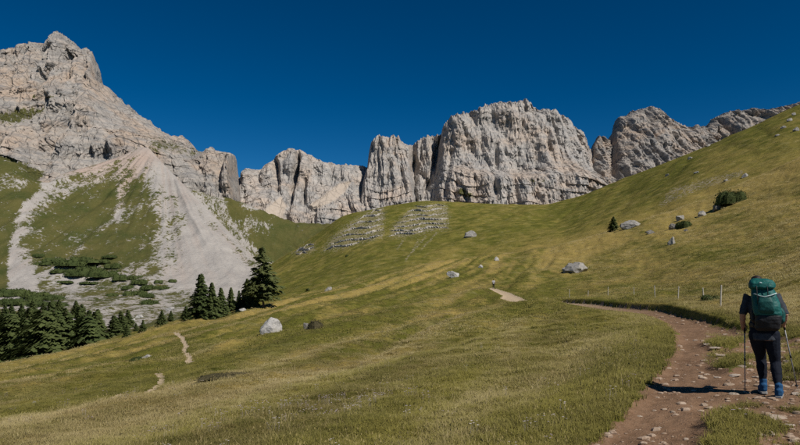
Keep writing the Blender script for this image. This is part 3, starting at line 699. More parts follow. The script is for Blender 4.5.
# ================================================================ TREES AND SHRUBS
def mat_needles(name, a, b):
    k = NT(name); i = k.node('ShaderNodeObjectInfo').outputs['Random']; p = k.obj()
    n = k.noise(p, 1.3, 3); n2 = k.noise(p, 6.0, 2)
    f = k.math('ADD', k.math('MULTIPLY', i, 0.5), k.rng(n, 0.35, 0.65, 0, 0.5)); c = k.mix(f, a, b)
    c = k.mix(k.rng(n2, 0.55, 0.75, 0, .5), c, tuple(min(1, x * 1.7) for x in b))
    d = k.node('ShaderNodeBsdfPrincipled', {'Base Color': c, 'Roughness': 0.8, 'Specular IOR Level': 0.1})
    t = k.node('ShaderNodeBsdfTranslucent', {'Color': c})
    m = k.node('ShaderNodeMixShader', {0: 0.22, 1: d.outputs[0], 2: t.outputs[0]})
    k.node('ShaderNodeOutputMaterial', {0: m.outputs[0]}); return k.m
M_FIR = mat_needles('fir_needles', (0.055, 0.078, 0.026), (0.105, 0.125, 0.042))
M_LARCH = mat_needles('larch_needles', (0.070, 0.090, 0.030), (0.125, 0.138, 0.050))
M_MUGO = mat_needles('dwarf_pine_needles', (0.048, 0.068, 0.022), (0.080, 0.100, 0.032))
M_BUSH = mat_needles('bush_leaves', (0.035, 0.050, 0.016), (0.065, 0.080, 0.025))
k = NT('bark'); n_ = k.noise(k.scale(k.obj(), (6, 6, 1.2)), 2.0, 5, .7)
M_BARK = k.out(k.mix(k.rng(n_, .3, .7), (0.05, 0.036, 0.026), (0.13, 0.10, 0.075)), 0.95, k.bump(n_, .7, .05), .1)

def trunk_mesh(h, r0, r1, lean, seed, limbs=0):
    r = random.Random(seed); VV = []; FF = []
    def tube(pts, radii, n=7):
        b = len(VV)
        for i, (q, rr) in enumerate(zip(pts, radii)):
            d = (pts[min(i + 1, len(pts) - 1)] - pts[max(i - 1, 0)]).normalized()
            u = d.orthogonal().normalized(); v = d.cross(u)
            for j in range(n):
                a = 2 * math.pi * j / n; VV.append(q + (u * math.cos(a) + v * math.sin(a)) * rr)
        for i in range(len(pts) - 1):
            for j in range(n):
                FF.append((b + i * n + j, b + i * n + (j + 1) % n, b + (i + 1) * n + (j + 1) % n, b + (i + 1) * n + j))
    pts = [Vector((lean * h * t * t + r.uniform(-.01, .01) * h, r.uniform(-.01, .01) * h, -0.3 + t * (h + .3))) for t in [i / 8 for i in range(9)]]
    tube(pts, [r0 * (1.35 if i == 0 else 1) * (1 - i / 8) + r1 * i / 8 for i in range(9)])
    for j in range(limbs):
        t = r.uniform(.12, .8); a = r.uniform(0, 6.28); q = Vector((lean * h * t * t, 0, t * h)); L = h * .2 * (1.05 - t)
        tube([q, q + Vector((math.cos(a) * L * .5, math.sin(a) * L * .5, L * .02)), q + Vector((math.cos(a) * L, math.sin(a) * L, -L * .1))], [r0 * .28 * (1 - t), r0 * .18 * (1 - t), r0 * .06], 5)
    me = bpy.data.meshes.new('trunk'); me.from_pydata([tuple(v) for v in VV], [], FF); me.update(); return me
def conifer_crown(h, rad, seed, whorls=20, bottom=0.08, sparse=0.0, droop=0.35, lean=0.0, ragged=0.25, spray=1.0):
    r = random.Random(seed); VV = []; FF = []
    for wi in range(whorls):
        t = bottom + (1 - bottom) * (wi + r.uniform(-.3, .3)) / whorls; t = min(max(t, bottom * .8), 0.985)
        R_ = rad * (1 - t) ** 0.85 * (1.0 if t > bottom + .12 else .8) + 0.02 * rad
        nb = max(4, int(5 + 8 * (1 - t)))
        if t > .93: nb = 4
        a0 = r.uniform(0, 6.28)
        for b in range(nb):
            if r.random() < sparse: continue
            a = a0 + 6.283 * b / nb + r.uniform(-.3, .3); L = R_ * (1 + r.uniform(-ragged, ragged * .8)); 
            z0 = t * h; cx0 = lean * h * t * t; ns = max(3, int(3 + 9 * L / rad))
            ca, sa = math.cos(a), math.sin(a)
            for s in range(ns):
                f = (s + .6 + r.uniform(-.3, .3)) / ns
                ex = L * f; zz = z0 + L * (0.10 * f - droop * f * f) + r.uniform(-.02, .02) * h
                wd = (0.16 + 0.17 * (1 - f)) * L * spray + 0.015 * h; ln = 0.55 * L / ns * 2.0 + 0.012 * h
                for side in (-1, 1, 0):
                    ya = a + side * r.uniform(.5, 1.0); dx, dy = math.cos(ya), math.sin(ya)
                    q = Vector((cx0 + ca * ex, sa * ex, zz)); tip = q + Vector((dx * (wd + .02), dy * (wd + .02), -wd * r.uniform(.1, .7)))
                    nrm = Vector((-dy, dx, r.uniform(-.5, .5))) * (0.28 * ln + .02 * h * .6)
                    i0 = len(VV); VV += [q - nrm * .6, q + nrm * .6 + Vector((0, 0, .01 * h)), tip + nrm * .35, tip - nrm * .35 - Vector((0, 0, .012 * h))]
                    FF.append((i0, i0 + 1, i0 + 2, i0 + 3))
    # leader
    for j in range(6):
        i0 = len(VV); a = j * 1.05; q = Vector((lean * h, 0, h * .96)); VV += [q, q + Vector((math.cos(a) * .02 * h, math.sin(a) * .02 * h, -.02 * h)), q + Vector((0, 0, .045 * h))]
        FF.append((i0, i0 + 1, i0 + 2))
    me = bpy.data.meshes.new('crown'); me.from_pydata([tuple(v) for v in VV], [], FF); me.update(); return me
# prototypes: 1 m tall unit trees scaled to size
PROTO = {}
for i in range(5):
    PROTO['fir', i] = (trunk_mesh(1.0, .022, .003, 0, 10 + i), conifer_crown(1.0, .22 + .02 * (i % 3), 20 + i, 34 + i % 3, .03, .10, .30, 0, .6, .55))
for i in range(2):
    PROTO['larch', i] = (trunk_mesh(1.0, .020, .003, .03, 30 + i, 14), conifer_crown(1.0, .27, 40 + i, 34, .14, .34, .12, .03, .75, .5))
for (kd, i), (a, b) in PROTO.items():
    a.materials.append(M_BARK); b.materials.append(M_FIR if kd == 'fir' else M_LARCH)
def tree(kind, i, loc, h, label, group=None, wide=1.0, rz=None, name=None):
    tm, cm = PROTO[kind, i]
    root = empty(name or ('fir_tree' if kind == 'fir' else 'larch_tree'), loc, random.uniform(0, 6.28) if rz is None else rz); tag(root, label, 'tree', group)
    for nm, me in (('trunk', tm), ('crown', cm)):
        o = bpy.data.objects.new(nm, me); COL.objects.link(o); o.parent = root; o.scale = (h * wide, h * wide, h)
    return root
def tree_at(kind, i, px, y, hpx, label, group=None, near=True, wide=1.0, Y=None):
    if Y is not None:
        X = (px - 400) / F * Y; z = vz(X, Y) if not near else gz(X, Y); p = Vector((X, Y, z)); 
        # the crown's top follows from the photograph
        top = (HORIZON - (y - hpx)) / F * Y
        return tree(kind, i, p, max(2.0, top - z), label, group, wide)
    p = gpt(px, y) if near else pick(px, y)
    return tree(kind, i, p, hpx * p.y / F, label, group, wide)
tree_at('larch', 0, 263, 308, 60, 'tallest dark larch with bare trunk foot at the brow of the meadow', wide=1.15)
tree_at('fir', 0, 201, 320, 45, 'broad dark fir standing foremost in the tree row below the scree', wide=1.15)
tree_at('fir', 1, 212, 318, 36, 'slimmer fir close beside the broad dark fir', wide=1.1)
tree_at('fir', 2, 221, 316, 30, 'young fir in the row behind the broad dark fir', 'young firs in the row')
tree_at('fir', 3, 231, 312, 26, 'young fir in the row behind the broad dark fir', 'young firs in the row')
tree_at('fir', 4, 239, 310, 20, 'young fir in the row behind the broad dark fir', 'young firs in the row', wide=.85)
tree_at('fir', 1, 247, 309, 31, 'dense fir touching the tallest larch', wide=1.0)
tree_at('fir', 2, 254, 309, 29, 'second dense fir crowding the tallest larch', wide=.9)
tree_at('fir', 0, 110, 338, 27, 'lone rounded fir at the end of the wood edge', wide=1.7)
tree_at('fir', 3, 153, 325, 18, 'slim young fir alone between wood and broad fir', wide=.9)
tree_at('fir', 2, 186, 321, 14, 'little fir at the foot of the broad dark fir', wide=1.6)
tree_at('fir', 4, 613.5, 230.5, 14.5, 'lone small dark fir beside the long rock on the slope', wide=1.5)
tree_at('fir', 0, 308, 286, 15, 'bushy low fir by the pale dirt patch at the brow', wide=2.1)
tree_at('fir', 1, 328, 285, 6, 'tiny fir at the brow near the bushy low fir', wide=1.5)
for j, (a_, b_, h_) in enumerate([(171,323,11),(143,332,12),(162,326,15),(127,337,13),(136,333,9)]):
    tree_at('fir', j % 5, a_, b_, h_, 'small scattered fir at the lower meadow edge between wood and tree row', 'small firs at the meadow edge', wide=1.3)
# the wood in the valley
rw = random.Random(5)
wood = [(8,372,58,150),(24,372,50,152),(40,362,52,150),(55,358,55,152),(70,352,46,152),(84,347,38,150),(92,343,30,152),(-8,376,60,150),(-25,380,62,150),(-45,384,60,152),
        (2,352,42,190),(18,350,44,190),(33,348,40,190),(48,346,40,190),(64,344,36,192),(78,340,32,190),(90,337,28,192),(-14,354,42,190),(-34,358,44,190),
        (5,338,32,235),(20,337,32,235),(36,336,30,236),(52,333,29,235),(67,330,26,236),(81,328,22,236),(95,326,18,238),(-12,340,34,235),(103,330,14,225),(112,332,20,190),(122,331,14,200),(98,338,26,185),(118,326,14,240),(128,322,12,250),
        (12,322,22,275),(30,322,22,276),(46,320,20,275),(60,318,18,278),(75,317,16,276),(-5,324,24,275)]
for j, (px_, y_, h_, Y_) in enumerate(wood):
    tree_at('fir', j % 5, px_ + rw.uniform(-3, 3), y_, h_ * rw.uniform(.8, 1.1), 'dark fir of the dense wood in the valley', 'firs of the valley wood', near=False, wide=rw.uniform(1.15, 1.7), Y=Y_ + rw.uniform(-6, 6))

def shrub_mesh(seed, n=420, flat=0.45, leaf=0.10, lumps=7):
    r = random.Random(seed); VV = []; FF = []
    L = [(r.uniform(-.55, .55), r.uniform(-.55, .55), r.uniform(.25, .6)) for _ in range(lumps)]
    for j in range(n):
        lx, ly, lr = r.choice(L); a = r.uniform(0, 6.28); u = r.random(); s = math.sqrt(1 - u * u); q = Vector((lx + math.cos(a) * s * lr, ly + math.sin(a) * s * lr, u * flat * (lr + .4) * r.uniform(.6, 1.05) - .03))
        d = Vector((math.cos(a) * s + r.uniform(-.6, .6), math.sin(a) * s + r.uniform(-.6, .6), u + r.uniform(-.2, .8))).normalized(); e = d.orthogonal().normalized(); e.rotate(Matrix.Rotation(r.uniform(0, 6.28), 3, d))
        w = leaf * r.uniform(.5, 1.2); i0 = len(VV); VV += [q - e * w * .5, q + e * w * .5, q + d * w * 1.3 + e * w * .2, q + d * w * 1.2 - e * w * .25]; FF.append((i0, i0 + 1, i0 + 2, i0 + 3))
    b = len(VV)                                     # dense twigs inside
    for (lx, ly, lr) in L:
        i0 = len(VV); m = 8
        for ring, (rr, zz) in enumerate(((.92, -.05), (.8, .45), (.4, .78))):
            for q in range(m):
                a = 6.283 * q / m; jj = r.uniform(.85, 1.1); VV.append(Vector((lx + math.cos(a) * lr * rr * jj, ly + math.sin(a) * lr * rr * jj, flat * (lr + .4) * zz * jj)))
        for ring in range(2):
            for q in range(m): FF.append((i0 + ring * m + q, i0 + ring * m + (q + 1) % m, i0 + ring * m + m + (q + 1) % m, i0 + ring * m + m + q))
        FF.append(tuple(i0 + 2 * m + q for q in range(m)))
    me = bpy.data.meshes.new('foliage'); me.from_pydata([tuple(v) for v in VV], [], FF); me.update(); return me
MUGO = [shrub_mesh(80 + i, 900, .62, .07, 9) for i in range(4)]; BUSH = [shrub_mesh(90 + i, 2200, .75, .05, 11) for i in range(2)]
M_HEATH = mat_needles('heather_twigs', (0.055, 0.050, 0.026), (0.095, 0.080, 0.042))
HEATH = [shrub_mesh(97 + i, 1100, .7, .06, 8) for i in range(2)]
for m in HEATH: m.materials.append(M_HEATH)
for m in MUGO: m.materials.append(M_MUGO)
for m in BUSH: m.materials.append(M_BUSH)
def shrub(meshes, i, p, w, h, label, group=None, name='dwarf_pine', cat='shrub', dep=0.8):
    o = bpy.data.objects.new(name, meshes[i % len(meshes)]); COL.objects.link(o); o.location = p; o.rotation_euler = (0, 0, (i * 2.4) % 6.28)
    o.scale = (w / 1.7, w / 1.7 * dep if name != 'dwarf_pine' else w / 1.7, h / .7); tag(o, label, cat, group); return o
mg = [(38,257,9,4),(46,265,10,5),(57,262,16,7),(70,266,22,9),(82,262,12,8),(60,273,16,6),(75,276,20,7),(90,272,22,8),(104,277,24,9),(115,268,14,6),(120,280,16,7),(110,258,9,5),(100,263,14,6),
      (133,279,10,6),(140,284,12,7),(150,289,14,6),(128,289,10,5),(138,295,18,6),(158,283,8,4),(147,297,14,5),(30,296,10,4),(88,284,12,4),(66,283,10,4),(150,304,12,7),(112,296,8,4),(165,289,8,4),(172,282,6,4)]
for i, (a, b, w, h) in enumerate(mg):
    p = pick(a, b, ('valley_floor', 'scree_slope')); kk = p.y / F
    f_ = .8 + .7 * ((i * 7919) % 10) / 10
    shrub(MUGO, i, p, w * kk * 1.15 * f_, h * kk * .8 * (2 - f_ * .7), 'dark dwarf pine clump on pale scree at the cone foot', 'dwarf pines on the scree')
for i, (a, b, w, h) in enumerate([(5,296,22,9),(20,295,22,9),(35,297,22,8),(48,300,20,7),(-12,295,24,9),(10,304,22,8),(28,305,22,8),(45,306,20,7),(60,306,14,5),(-30,298,26,9)]):
    p = pick(a, b, ('valley_floor', 'scree_slope')); kk = p.y / F
    shrub(MUGO, i + 1, p, w * kk * 1.3, h * kk * .95, 'dwarf pine clump of the dark thicket behind the wood', 'dwarf pines of the thicket')
def bush_at(px, y, w, h, label, mesh=BUSH, i=0, name='leafy_bush', near=True, dep=.8):
    p = gpt(px, y) if near else pick(px, y); kk = p.y / F
    shrub(mesh, i, p - Vector((0, 0, .05 * h * kk)), w * kk, h * kk, label, None, name, 'bush', dep)
bush_at(732, 204.5, 27, 15, 'large rounded green bush high on the slope', i=0)
bush_at(683, 227, 15, 8, 'small leafy bush growing between grey rocks on the slope', i=1)
bush_at(315, 329, 19, 11, 'low brown heather clump growing beside the dark weathered boulder', HEATH, 0, 'heather_clump')
bush_at(218, 386, 30, 3.6, 'flat dark juniper mat lying in the lower meadow', HEATH, 1, 'juniper_mat', dep=2.0)
bush_at(140, 360, 26, 6, 'grassy mound of dwarf shrubs beside the small grey rock', BUSH, 1, 'shrub_mound')
bush_at(711, 305, 18, 8, 'low leafy shrub at the foot of the last fence posts', BUSH, 0, 'low_shrub')
bush_at(347, 256.5, 3.5, 2.5, 'tiny dark bush alone on the hillside below the layered outcrop', MUGO, 3, 'small_bush', near=False)

# ================================================================ FENCE
k = NT('weathered_wood'); n_ = k.noise(k.scale(k.obj(), (20, 20, 2.5)), 2.0, 5, .7)
M_WOOD = k.out(k.mix(k.rng(n_, .3, .7), (0.30, 0.27, 0.22), (0.56, 0.52, 0.45)), 0.9, k.bump(n_, .6, .02), .1)
k = NT('wire'); M_WIRE = k.out((0.30, 0.29, 0.27), 0.5, None, .4, Metallic=0.6)
posts = [(720.5, 27.0), (704, 33.5), (678, 40.5), (655, 47), (634, 54), (608, 61), (588, 67), (569.5, 72)]
fence_pts = [Vector(((a - 400) / F * Y, Y, gz((a - 400) / F * Y, Y))) for a, Y in posts]
fence = empty('wire_fence', fence_pts[0]); tag(fence, 'wire fence on pale wooden posts along the uphill side of the path', 'fence')
def post_mesh(seed, h=1.0, r0=.034):
    r = random.Random(seed); VV = []; FF = []; n = 8; lx, ly = r.uniform(-.07, .07), r.uniform(-.05, .05)
    for i, t in enumerate((-.35, 0.0, .35, .7, .97, 1.0)):
        rr = r0 * (1.05 - .12 * t) * (.72 if i == 5 else 1)
        for j in range(n):
            a = 6.283 * j / n; VV.append((lx * t + math.cos(a) * rr * r.uniform(.93, 1.07), ly * t + math.sin(a) * rr * r.uniform(.93, 1.07), t * h))
    for i in range(5):
        for j in range(n): FF.append((i * n + j, i * n + (j + 1) % n, i * n + n + (j + 1) % n, i * n + n + j))
    FF.append(tuple(5 * n + j for j in range(n)))
    me = bpy.data.meshes.new('post'); me.from_pydata(VV, [], FF); me.update(); return me, Vector((lx, ly, 0))
tops = []
for i, q in enumerate(fence_pts):
    h = (.98, .80, 1.02, 1.06, .8, .95, .8, 1.15)[i]
    me, ln = post_mesh(i, h); o = link('post', me, fence, M_WOOD); o.location = q - fence_pts[0]
    tops.append((q - fence_pts[0], ln, h))
def tube_path(name, pts, rad, mat, parent=None, n=6, cap=True):
    VV = []; FF = []; m = len(pts); rads = rad if isinstance(rad, (list, tuple)) else [rad] * m
    pts = [Vector(p) for p in pts]
    for i, q in enumerate(pts):
        d = (pts[min(i + 1, m - 1)] - pts[max(i - 1, 0)]).normalized(); u = (Vector((0, 0, 1)) if abs(d.z) < .9 else Vector((1, 0, 0))).cross(d).normalized(); v = d.cross(u)
        for j in range(n):
            a = 6.283 * j / n; VV.append(q + (u * math.cos(a) + v * math.sin(a)) * rads[i])
    for i in range(m - 1):
        for j in range(n): FF.append((i * n + j, i * n + (j + 1) % n, i * n + n + (j + 1) % n, i * n + n + j))
    if cap: FF.append(tuple(range(n))[::-1]); FF.append(tuple((m - 1) * n + j for j in range(n)))
    me = bpy.data.meshes.new(name); me.from_pydata([tuple(v) for v in VV], [], FF); me.update()
    me.polygons.foreach_set('use_smooth', np.full(len(me.polygons), True))
    return link(name, me, parent, mat)
for frac in (.88, .5):
    pts = []
    for i in range(len(tops) - 1):
        a = tops[i][0] + tops[i][1] * frac + Vector((0, 0, tops[i][2] * frac)); b = tops[i + 1][0] + tops[i + 1][1] * frac + Vector((0, 0, tops[i + 1][2] * frac))
        for j in range(6):
            f = j / 6; pts.append(a.lerp(b, f) - Vector((0.05, 0, .12 * 4 * f * (1 - f))))
    pts.append(b - Vector((.05, 0, 0)))
    tube_path('wire', pts, .0035, M_WIRE, fence, 4)

# ================================================================ STONES ON THE PATH
def mat_stone():
    k = NT('path_stone'); p = k.obj(); i = k.node('ShaderNodeObjectInfo').outputs['Random']; n = k.noise(p, 22, 5, .7)
    c = k.mix(i, (0.30, 0.225, 0.16), (0.47, 0.40, 0.33)); c = k.mix(k.rng(n, .5, .3, 0, .6), c, (0.14, 0.09, 0.06))
    return k.out(c, .9, k.bump(n, .5, .02), .15)
M_STONE = mat_stone()
STONES = [rock_mesh('stone', (1, 1, 1), 200 + i, 2, 9, .12) for i in range(6)]
for m in STONES: m.materials.append(M_STONE)
def stone(i, X, Y, w, d, h, rz):
    o = bpy.data.objects.new('stone', STONES[i % 6]); COL.objects.link(o); o.parent = dirt_path
    o.location = (X, Y, gz(X, Y) + h * .12); o.scale = (w, d, h); o.rotation_euler = (random.uniform(-.12, .12), random.uniform(-.12, .12), rz)
big = [(704,397,9,5),(708,344,9,3),(716,347,12,4),(722,352,13,5),(711,351,8,3),(733,371,15,5),(728,378,14,5),(742,366,10,4),(735,387,12,6),(718,372,8,3),(752,352,11,4),(760,346,10,3),
       (775,411,22,8),(768,427,14,7),(783,438,12,7),(770,442,10,5),(790,417,12,5),(796,404,14,6),(758,431,9,5),(745,417,6,3),(729,405,6,3),(704,356,7,3),(690,360,6,3),(672,404,7,4),(686,431,6,4),(660,420,5,3),
       (640,410,8,4),(622,438,7,5),(648,384,5,3),(668,384,5,2.5),(700,371,6,3),(694,385,6,3),(790,360,12,5),(778,354,12,4),(764,362,9,4),(792,432,10,6),(785,380,12,5),(797,388,11,5),(712,384,6,3),(756,371,8,3),(680,343,5,2),(695,337,6,2),(708,333,6,2),(726,331,7,2),(747,344,8,2.5),(780,345,9,3),(655,402,5,3)]
for i, (a, b, w, h) in enumerate(big):
    p = gpt(a, b); kk = p.y / F; stone(i, p.x, p.y, w * kk, w * kk * random.uniform(.6, 1.0), h * kk * .75, random.uniform(-.5, .5))
rs = np.random.default_rng(31)
n = 5200; pxs = rs.uniform(570, 860, n); Ys = np.exp(rs.uniform(math.log(5.0), math.log(42), n)); Xs = (pxs - 400) / F * Ys
sa, sb = trail_sd(Xs, Ys); cl = fbm(Xs / .9, Ys / .9, 8.8, 2)
right = sstep(0.45, .62, (Xs - 0) / Ys) * .35
keep = (sa > 0.04) & (rs.random(n) < .22 + .5 * cl + right); Xs, Ys = Xs[keep], Ys[keep]; Zs = ground_z(Xs, Ys)
VV = []; FF = []
for X_, Y_, Z_ in zip(Xs, Ys, Zs):
    s = .010 + .030 * rs.random() ** 2.4 * (1 + .3 * rs.random()); s *= 1 + Y_ / 40
    a0 = rs.uniform(0, 6.28); i0 = len(VV)
    for zz, rr in ((-.3, .9), (.25, 1.0), (.55, .55)):
        for j in range(5):
            a = a0 + 1.2566 * j; q = rr * s * rs.uniform(.75, 1.25); VV.append((X_ + math.cos(a) * q * 1.3, Y_ + math.sin(a) * q, Z_ + zz * s))
    for r_ in range(2):
        for j in range(5): FF.append((i0 + r_ * 5 + j, i0 + r_ * 5 + (j + 1) % 5, i0 + r_ * 5 + 5 + (j + 1) % 5, i0 + r_ * 5 + 5 + j))
    FF.append(tuple(i0 + 10 + j for j in range(5)))
me = bpy.data.meshes.new('gravel'); me.from_pydata(VV, [], FF); me.update()
k = NT('gravel_stone'); n_ = k.noise(k.pos(), 9, 4, .7); M_GRAV = k.out(k.mix(k.rng(n_, .35, .65), (0.20, 0.13, 0.085), (0.42, 0.33, 0.25)), .9)
tag(link('gravel', me, mat=M_GRAV), 'small loose pale stones scattered over the brown path', 'gravel', kind='stuff')

# ================================================================ GRASS AND FLOWERS (uncountable)
def mat_grass():
    k = NT('grass_blades')
    d = k.attr('dry', 'INSTANCER'); v = k.attr('tone', 'INSTANCER'); hgt = k.attr('up')
    g = k.mix(v, (0.092, 0.098, 0.020), (0.265, 0.240, 0.052)); s = k.mix(v, (0.27, 0.20, 0.08), (0.58, 0.49, 0.265))
    c = k.mix(k.rng(d, .15, .95), g, s)
    c = k.mix(k.math('MULTIPLY', hgt, .35), c, (0.34, 0.27, 0.11))
    nu = k.node('ShaderNodeVectorMath', {0: k.node('ShaderNodeVectorMath', {0: k.node('ShaderNodeNewGeometry').outputs['Normal'], 'Scale': .55}, operation='SCALE').outputs[0], 1: (0, 0, 1)}, operation='ADD').outputs[0]
    nu = k.node('ShaderNodeVectorMath', {0: nu}, operation='NORMALIZE').outputs[0]
    df = k.node('ShaderNodeBsdfPrincipled', {'Base Color': c, 'Roughness': 0.75, 'Specular IOR Level': 0.12, 'Normal': nu}); t = k.node('ShaderNodeBsdfTranslucent', {'Color': c})
    m = k.node('ShaderNodeMixShader', {0: 0.3, 1: df.outputs[0], 2: t.outputs[0]}); k.node('ShaderNodeOutputMaterial', {0: m.outputs[0]}); return k.m
M_GRASS = mat_grass()
def tuft_mesh(seed, nb=16, rad=.09, h=.11, w=.006, lean=.55, seeds=0):
    r = random.Random(seed); VV = []; FF = []; UP = []
    for b in range(nb):
        a = r.uniform(0, 6.28); q = rad * math.sqrt(r.random()); x0, y0 = math.cos(a) * q, math.sin(a) * q
        hh = h * r.uniform(.45, 1.25); a2 = r.uniform(0, 6.28); ln = lean * hh * r.uniform(.2, 1.3); dx, dy = math.cos(a2), math.sin(a2); ww = w * r.uniform(.6, 1.3)
        i0 = len(VV); tall = 1.0 if b < seeds else 0.0
        if tall: hh *= 1.9; ln *= .6; ww *= .5
        VV += [(x0 - dy * ww, y0 + dx * ww, -.02), (x0 + dy * ww, y0 - dx * ww, -.02), (x0 + dx * ln * .4 + dy * ww * .7, y0 + dy * ln * .4 - dx * ww * .7, hh * .6), (x0 + dx * ln * .4 - dy * ww * .7, y0 + dy * ln * .4 + dx * ww * .7, hh * .6), (x0 + dx * ln, y0 + dy * ln, hh)]
        FF += [(i0, i0 + 1, i0 + 2, i0 + 3), (i0 + 3, i0 + 2, i0 + 4)]; UP += [0, 0, .5 + tall * .5, .5 + tall * .5, 1 + tall]
        if tall:
            j0 = len(VV); tip = Vector((x0 + dx * ln, y0 + dy * ln, hh)); s = .012 + .006 * r.random()
            VV += [tuple(tip + Vector((s * .4, 0, 0))), tuple(tip + Vector((-s * .4, 0, 0))), tuple(tip + Vector((0, 0, s * 2.2)))]; FF.append((j0, j0 + 1, j0 + 2)); UP += [2, 2, 2]
    me = bpy.data.meshes.new('tuft'); me.from_pydata(VV, [], FF); me.update()
    at_ = me.attributes.new('up', 'FLOAT', 'POINT'); at_.data.foreach_set('value', np.array(UP, np.float32)); me.materials.append(M_GRASS)
    return me
def scatter(name, meshes, P, rot, scl, attrs, label, cat, mats):
    """one object: a point cloud mesh that geometry nodes dress with tufts"""
    me = bpy.data.meshes.new(name); me.vertices.add(len(P)); me.vertices.foreach_set('co', np.asarray(P, np.float32).ravel())
    a = me.attributes.new('rot', 'FLOAT_VECTOR', 'POINT'); a.data.foreach_set('vector', np.asarray(rot, np.float32).ravel())
    a = me.attributes.new('scl', 'FLOAT_VECTOR', 'POINT'); a.data.foreach_set('vector', np.asarray(scl, np.float32).ravel())
    a = me.attributes.new('pickid', 'INT', 'POINT'); a.data.foreach_set('value', rs.integers(0, len(meshes), len(P)).astype(np.int32))
    for kx, vx in attrs.items():
        a = me.attributes.new(kx, 'FLOAT', 'POINT'); a.data.foreach_set('value', np.asarray(vx, np.float32))
    o = link(name, me, mat=mats); tag(o, label, cat, kind='stuff')
    src = bpy.data.collections.new(name + '_tufts')                # a library of tuft shapes, not part of the scene
    for i, m in enumerate(meshes): src.objects.link(bpy.data.objects.new('%s_tuft_%02d' % (name, i), m))
    g = bpy.data.node_groups.new(name + '_scatter', 'GeometryNodeTree')
    g.interface.new_socket('Geometry', in_out='INPUT', socket_type='NodeSocketGeometry'); g.interface.new_socket('Geometry', in_out='OUTPUT', socket_type='NodeSocketGeometry')
    N = g.nodes; gi = N.new('NodeGroupInput'); go = N.new('NodeGroupOutput'); ci = N.new('GeometryNodeCollectionInfo'); ci.inputs[0].default_value = src; ci.inputs['Separate Children'].default_value = True; ci.inputs['Reset Children'].default_value = True
    ip = N.new('GeometryNodeInstanceOnPoints'); ip.inputs['Pick Instance'].default_value = True
    def na(nm, ty):
        x = N.new('GeometryNodeInputNamedAttribute'); x.data_type = ty; x.inputs[0].default_value = nm; return x.outputs[0]
    L = g.links; L.new(gi.outputs[0], ip.inputs['Points']); L.new(ci.outputs[0], ip.inputs['Instance']); L.new(na('pickid', 'INT'), ip.inputs['Instance Index'])
    e2r = N.new('FunctionNodeEulerToRotation'); L.new(na('rot', 'FLOAT_VECTOR'), e2r.inputs[0]); L.new(e2r.outputs[0], ip.inputs['Rotation']); L.new(na('scl', 'FLOAT_VECTOR'), ip.inputs['Scale'])
    L.new(ip.outputs[0], go.inputs[0])
    md = o.modifiers.new('scatter', 'NODES'); md.node_group = g
    return o
def grass_points(N, y0, y1, px0=-70, px1=870):
    px = rs.uniform(px0, px1, N); Y = np.exp(rs.uniform(math.log(y0), math.log(y1), N)); X = (px - 400) / F * Y
    a, b = trail_sd(X, Y); ed = 0.16 * fbm(X / 0.35, Y / 0.35, 1.1, 3) * np.clip(Y / 14, .6, 2.5)
    isl = (a > 0) & (px > 712) & (fbm(X / .7, Y / .7, 3.9, 3) > .27) & ((np.abs(Y - 8.9) > 1.0) | (px > 775))
    m = ~((np.abs(Y - 8.7) < .75) & (px > 700) & (px < 770)) & ((a + ed < -.07 - .02 * np.clip(Y - 12, 0, 30)) | isl) & (b + ed * .6 < -.3 * Y / 75); X, Y, a = X[m], Y[m], a[m]
    Z = ground_z(X, Y, (a, b[m])); return X, Y, Z, a
short = [tuft_mesh(300 + i, 30, .11, .055, .0026, 1.5) for i in range(5)]
X, Y, Z, a = grass_points(95000, 4.4, 36)
dr = dryness(X, Y, Z, a) + .25 * fbm(X / .8, Y / .8, 4, 2) + rs.normal(size=len(X)) * .16
lush = np.exp(-((a + .35) / .45)**2)
hs_ = .62 + 1.0 * lush + .75 * fbm(X / 1.3, Y / 1.3, 6.6, 3) + .25 * np.clip(dr, 0, 1)
sw = .85 + Y / 22
n = len(X); rot = np.stack([rs.normal(size=n) * .15, rs.normal(size=n) * .15, rs.uniform(0, 6.28, n)], -1)
scl = np.stack([sw, sw, np.clip(hs_, .3, 2.2) * .8], -1) * rs.uniform(.7, 1.25, (n, 1))
scatter('grass', short, np.stack([X, Y, Z], -1), rot, scl, {'dry': np.clip(dr, 0, 1), 'tone': np.clip(.50 + .55 * fbm(X / 3.5, Y / 3.5, 1, 2) + .5 * pn((X * .96 - Y * .28) / 1.7, (X * .28 + Y * .96) / 30, 4.5) + rs.normal(size=n) * .2, 0, 1)}, 'short meadow grass, green and straw coloured', 'grass', M_GRASS)
longt = [tuft_mesh(320 + i, 18, .14, .13, .0026, .9, 5) for i in range(4)]
X, Y, Z, a = grass_points(26000, 5.5, 80)
wgt = .10 + 0.9 * np.exp(-((a + 1.4) / 1.0)**2) * sstep(3, 5, X) + .5 * np.clip(fbm(X / 6, Y / 9, 9.1, 2), 0, 1) + .35 * sstep(8, 16, X - .05 * Y)
m = rs.random(len(X)) < wgt * .5; X, Y, Z, a = X[m], Y[m], Z[m], a[m]; n = len(X)
dr = dryness(X, Y, Z, a) + .35 + rs.normal(size=n) * .2
rot = np.stack([rs.normal(size=n) * .18, rs.normal(size=n) * .18, rs.uniform(0, 6.28, n)], -1)
scl = np.stack([1 + Y / 30, 1 + Y / 30, .75 + Y / 200], -1) * rs.uniform(.6, 1.25, (n, 1))
scatter('tall_grass', longt, np.stack([X, Y, Z], -1), rot, scl, {'dry': np.clip(dr, 0, 1), 'tone': rs.uniform(.2, .9, n)}, 'taller dry grass with seed heads beside the path', 'grass', M_GRASS)
farT = [tuft_mesh(340 + i, 22, .45, .075, .020, 1.8) for i in range(4)]
X, Y, Z, a = grass_points(42000, 34, 235)
dr = dryness(X, Y, Z, a) + rs.normal(size=len(X)) * .14; n = len(X)
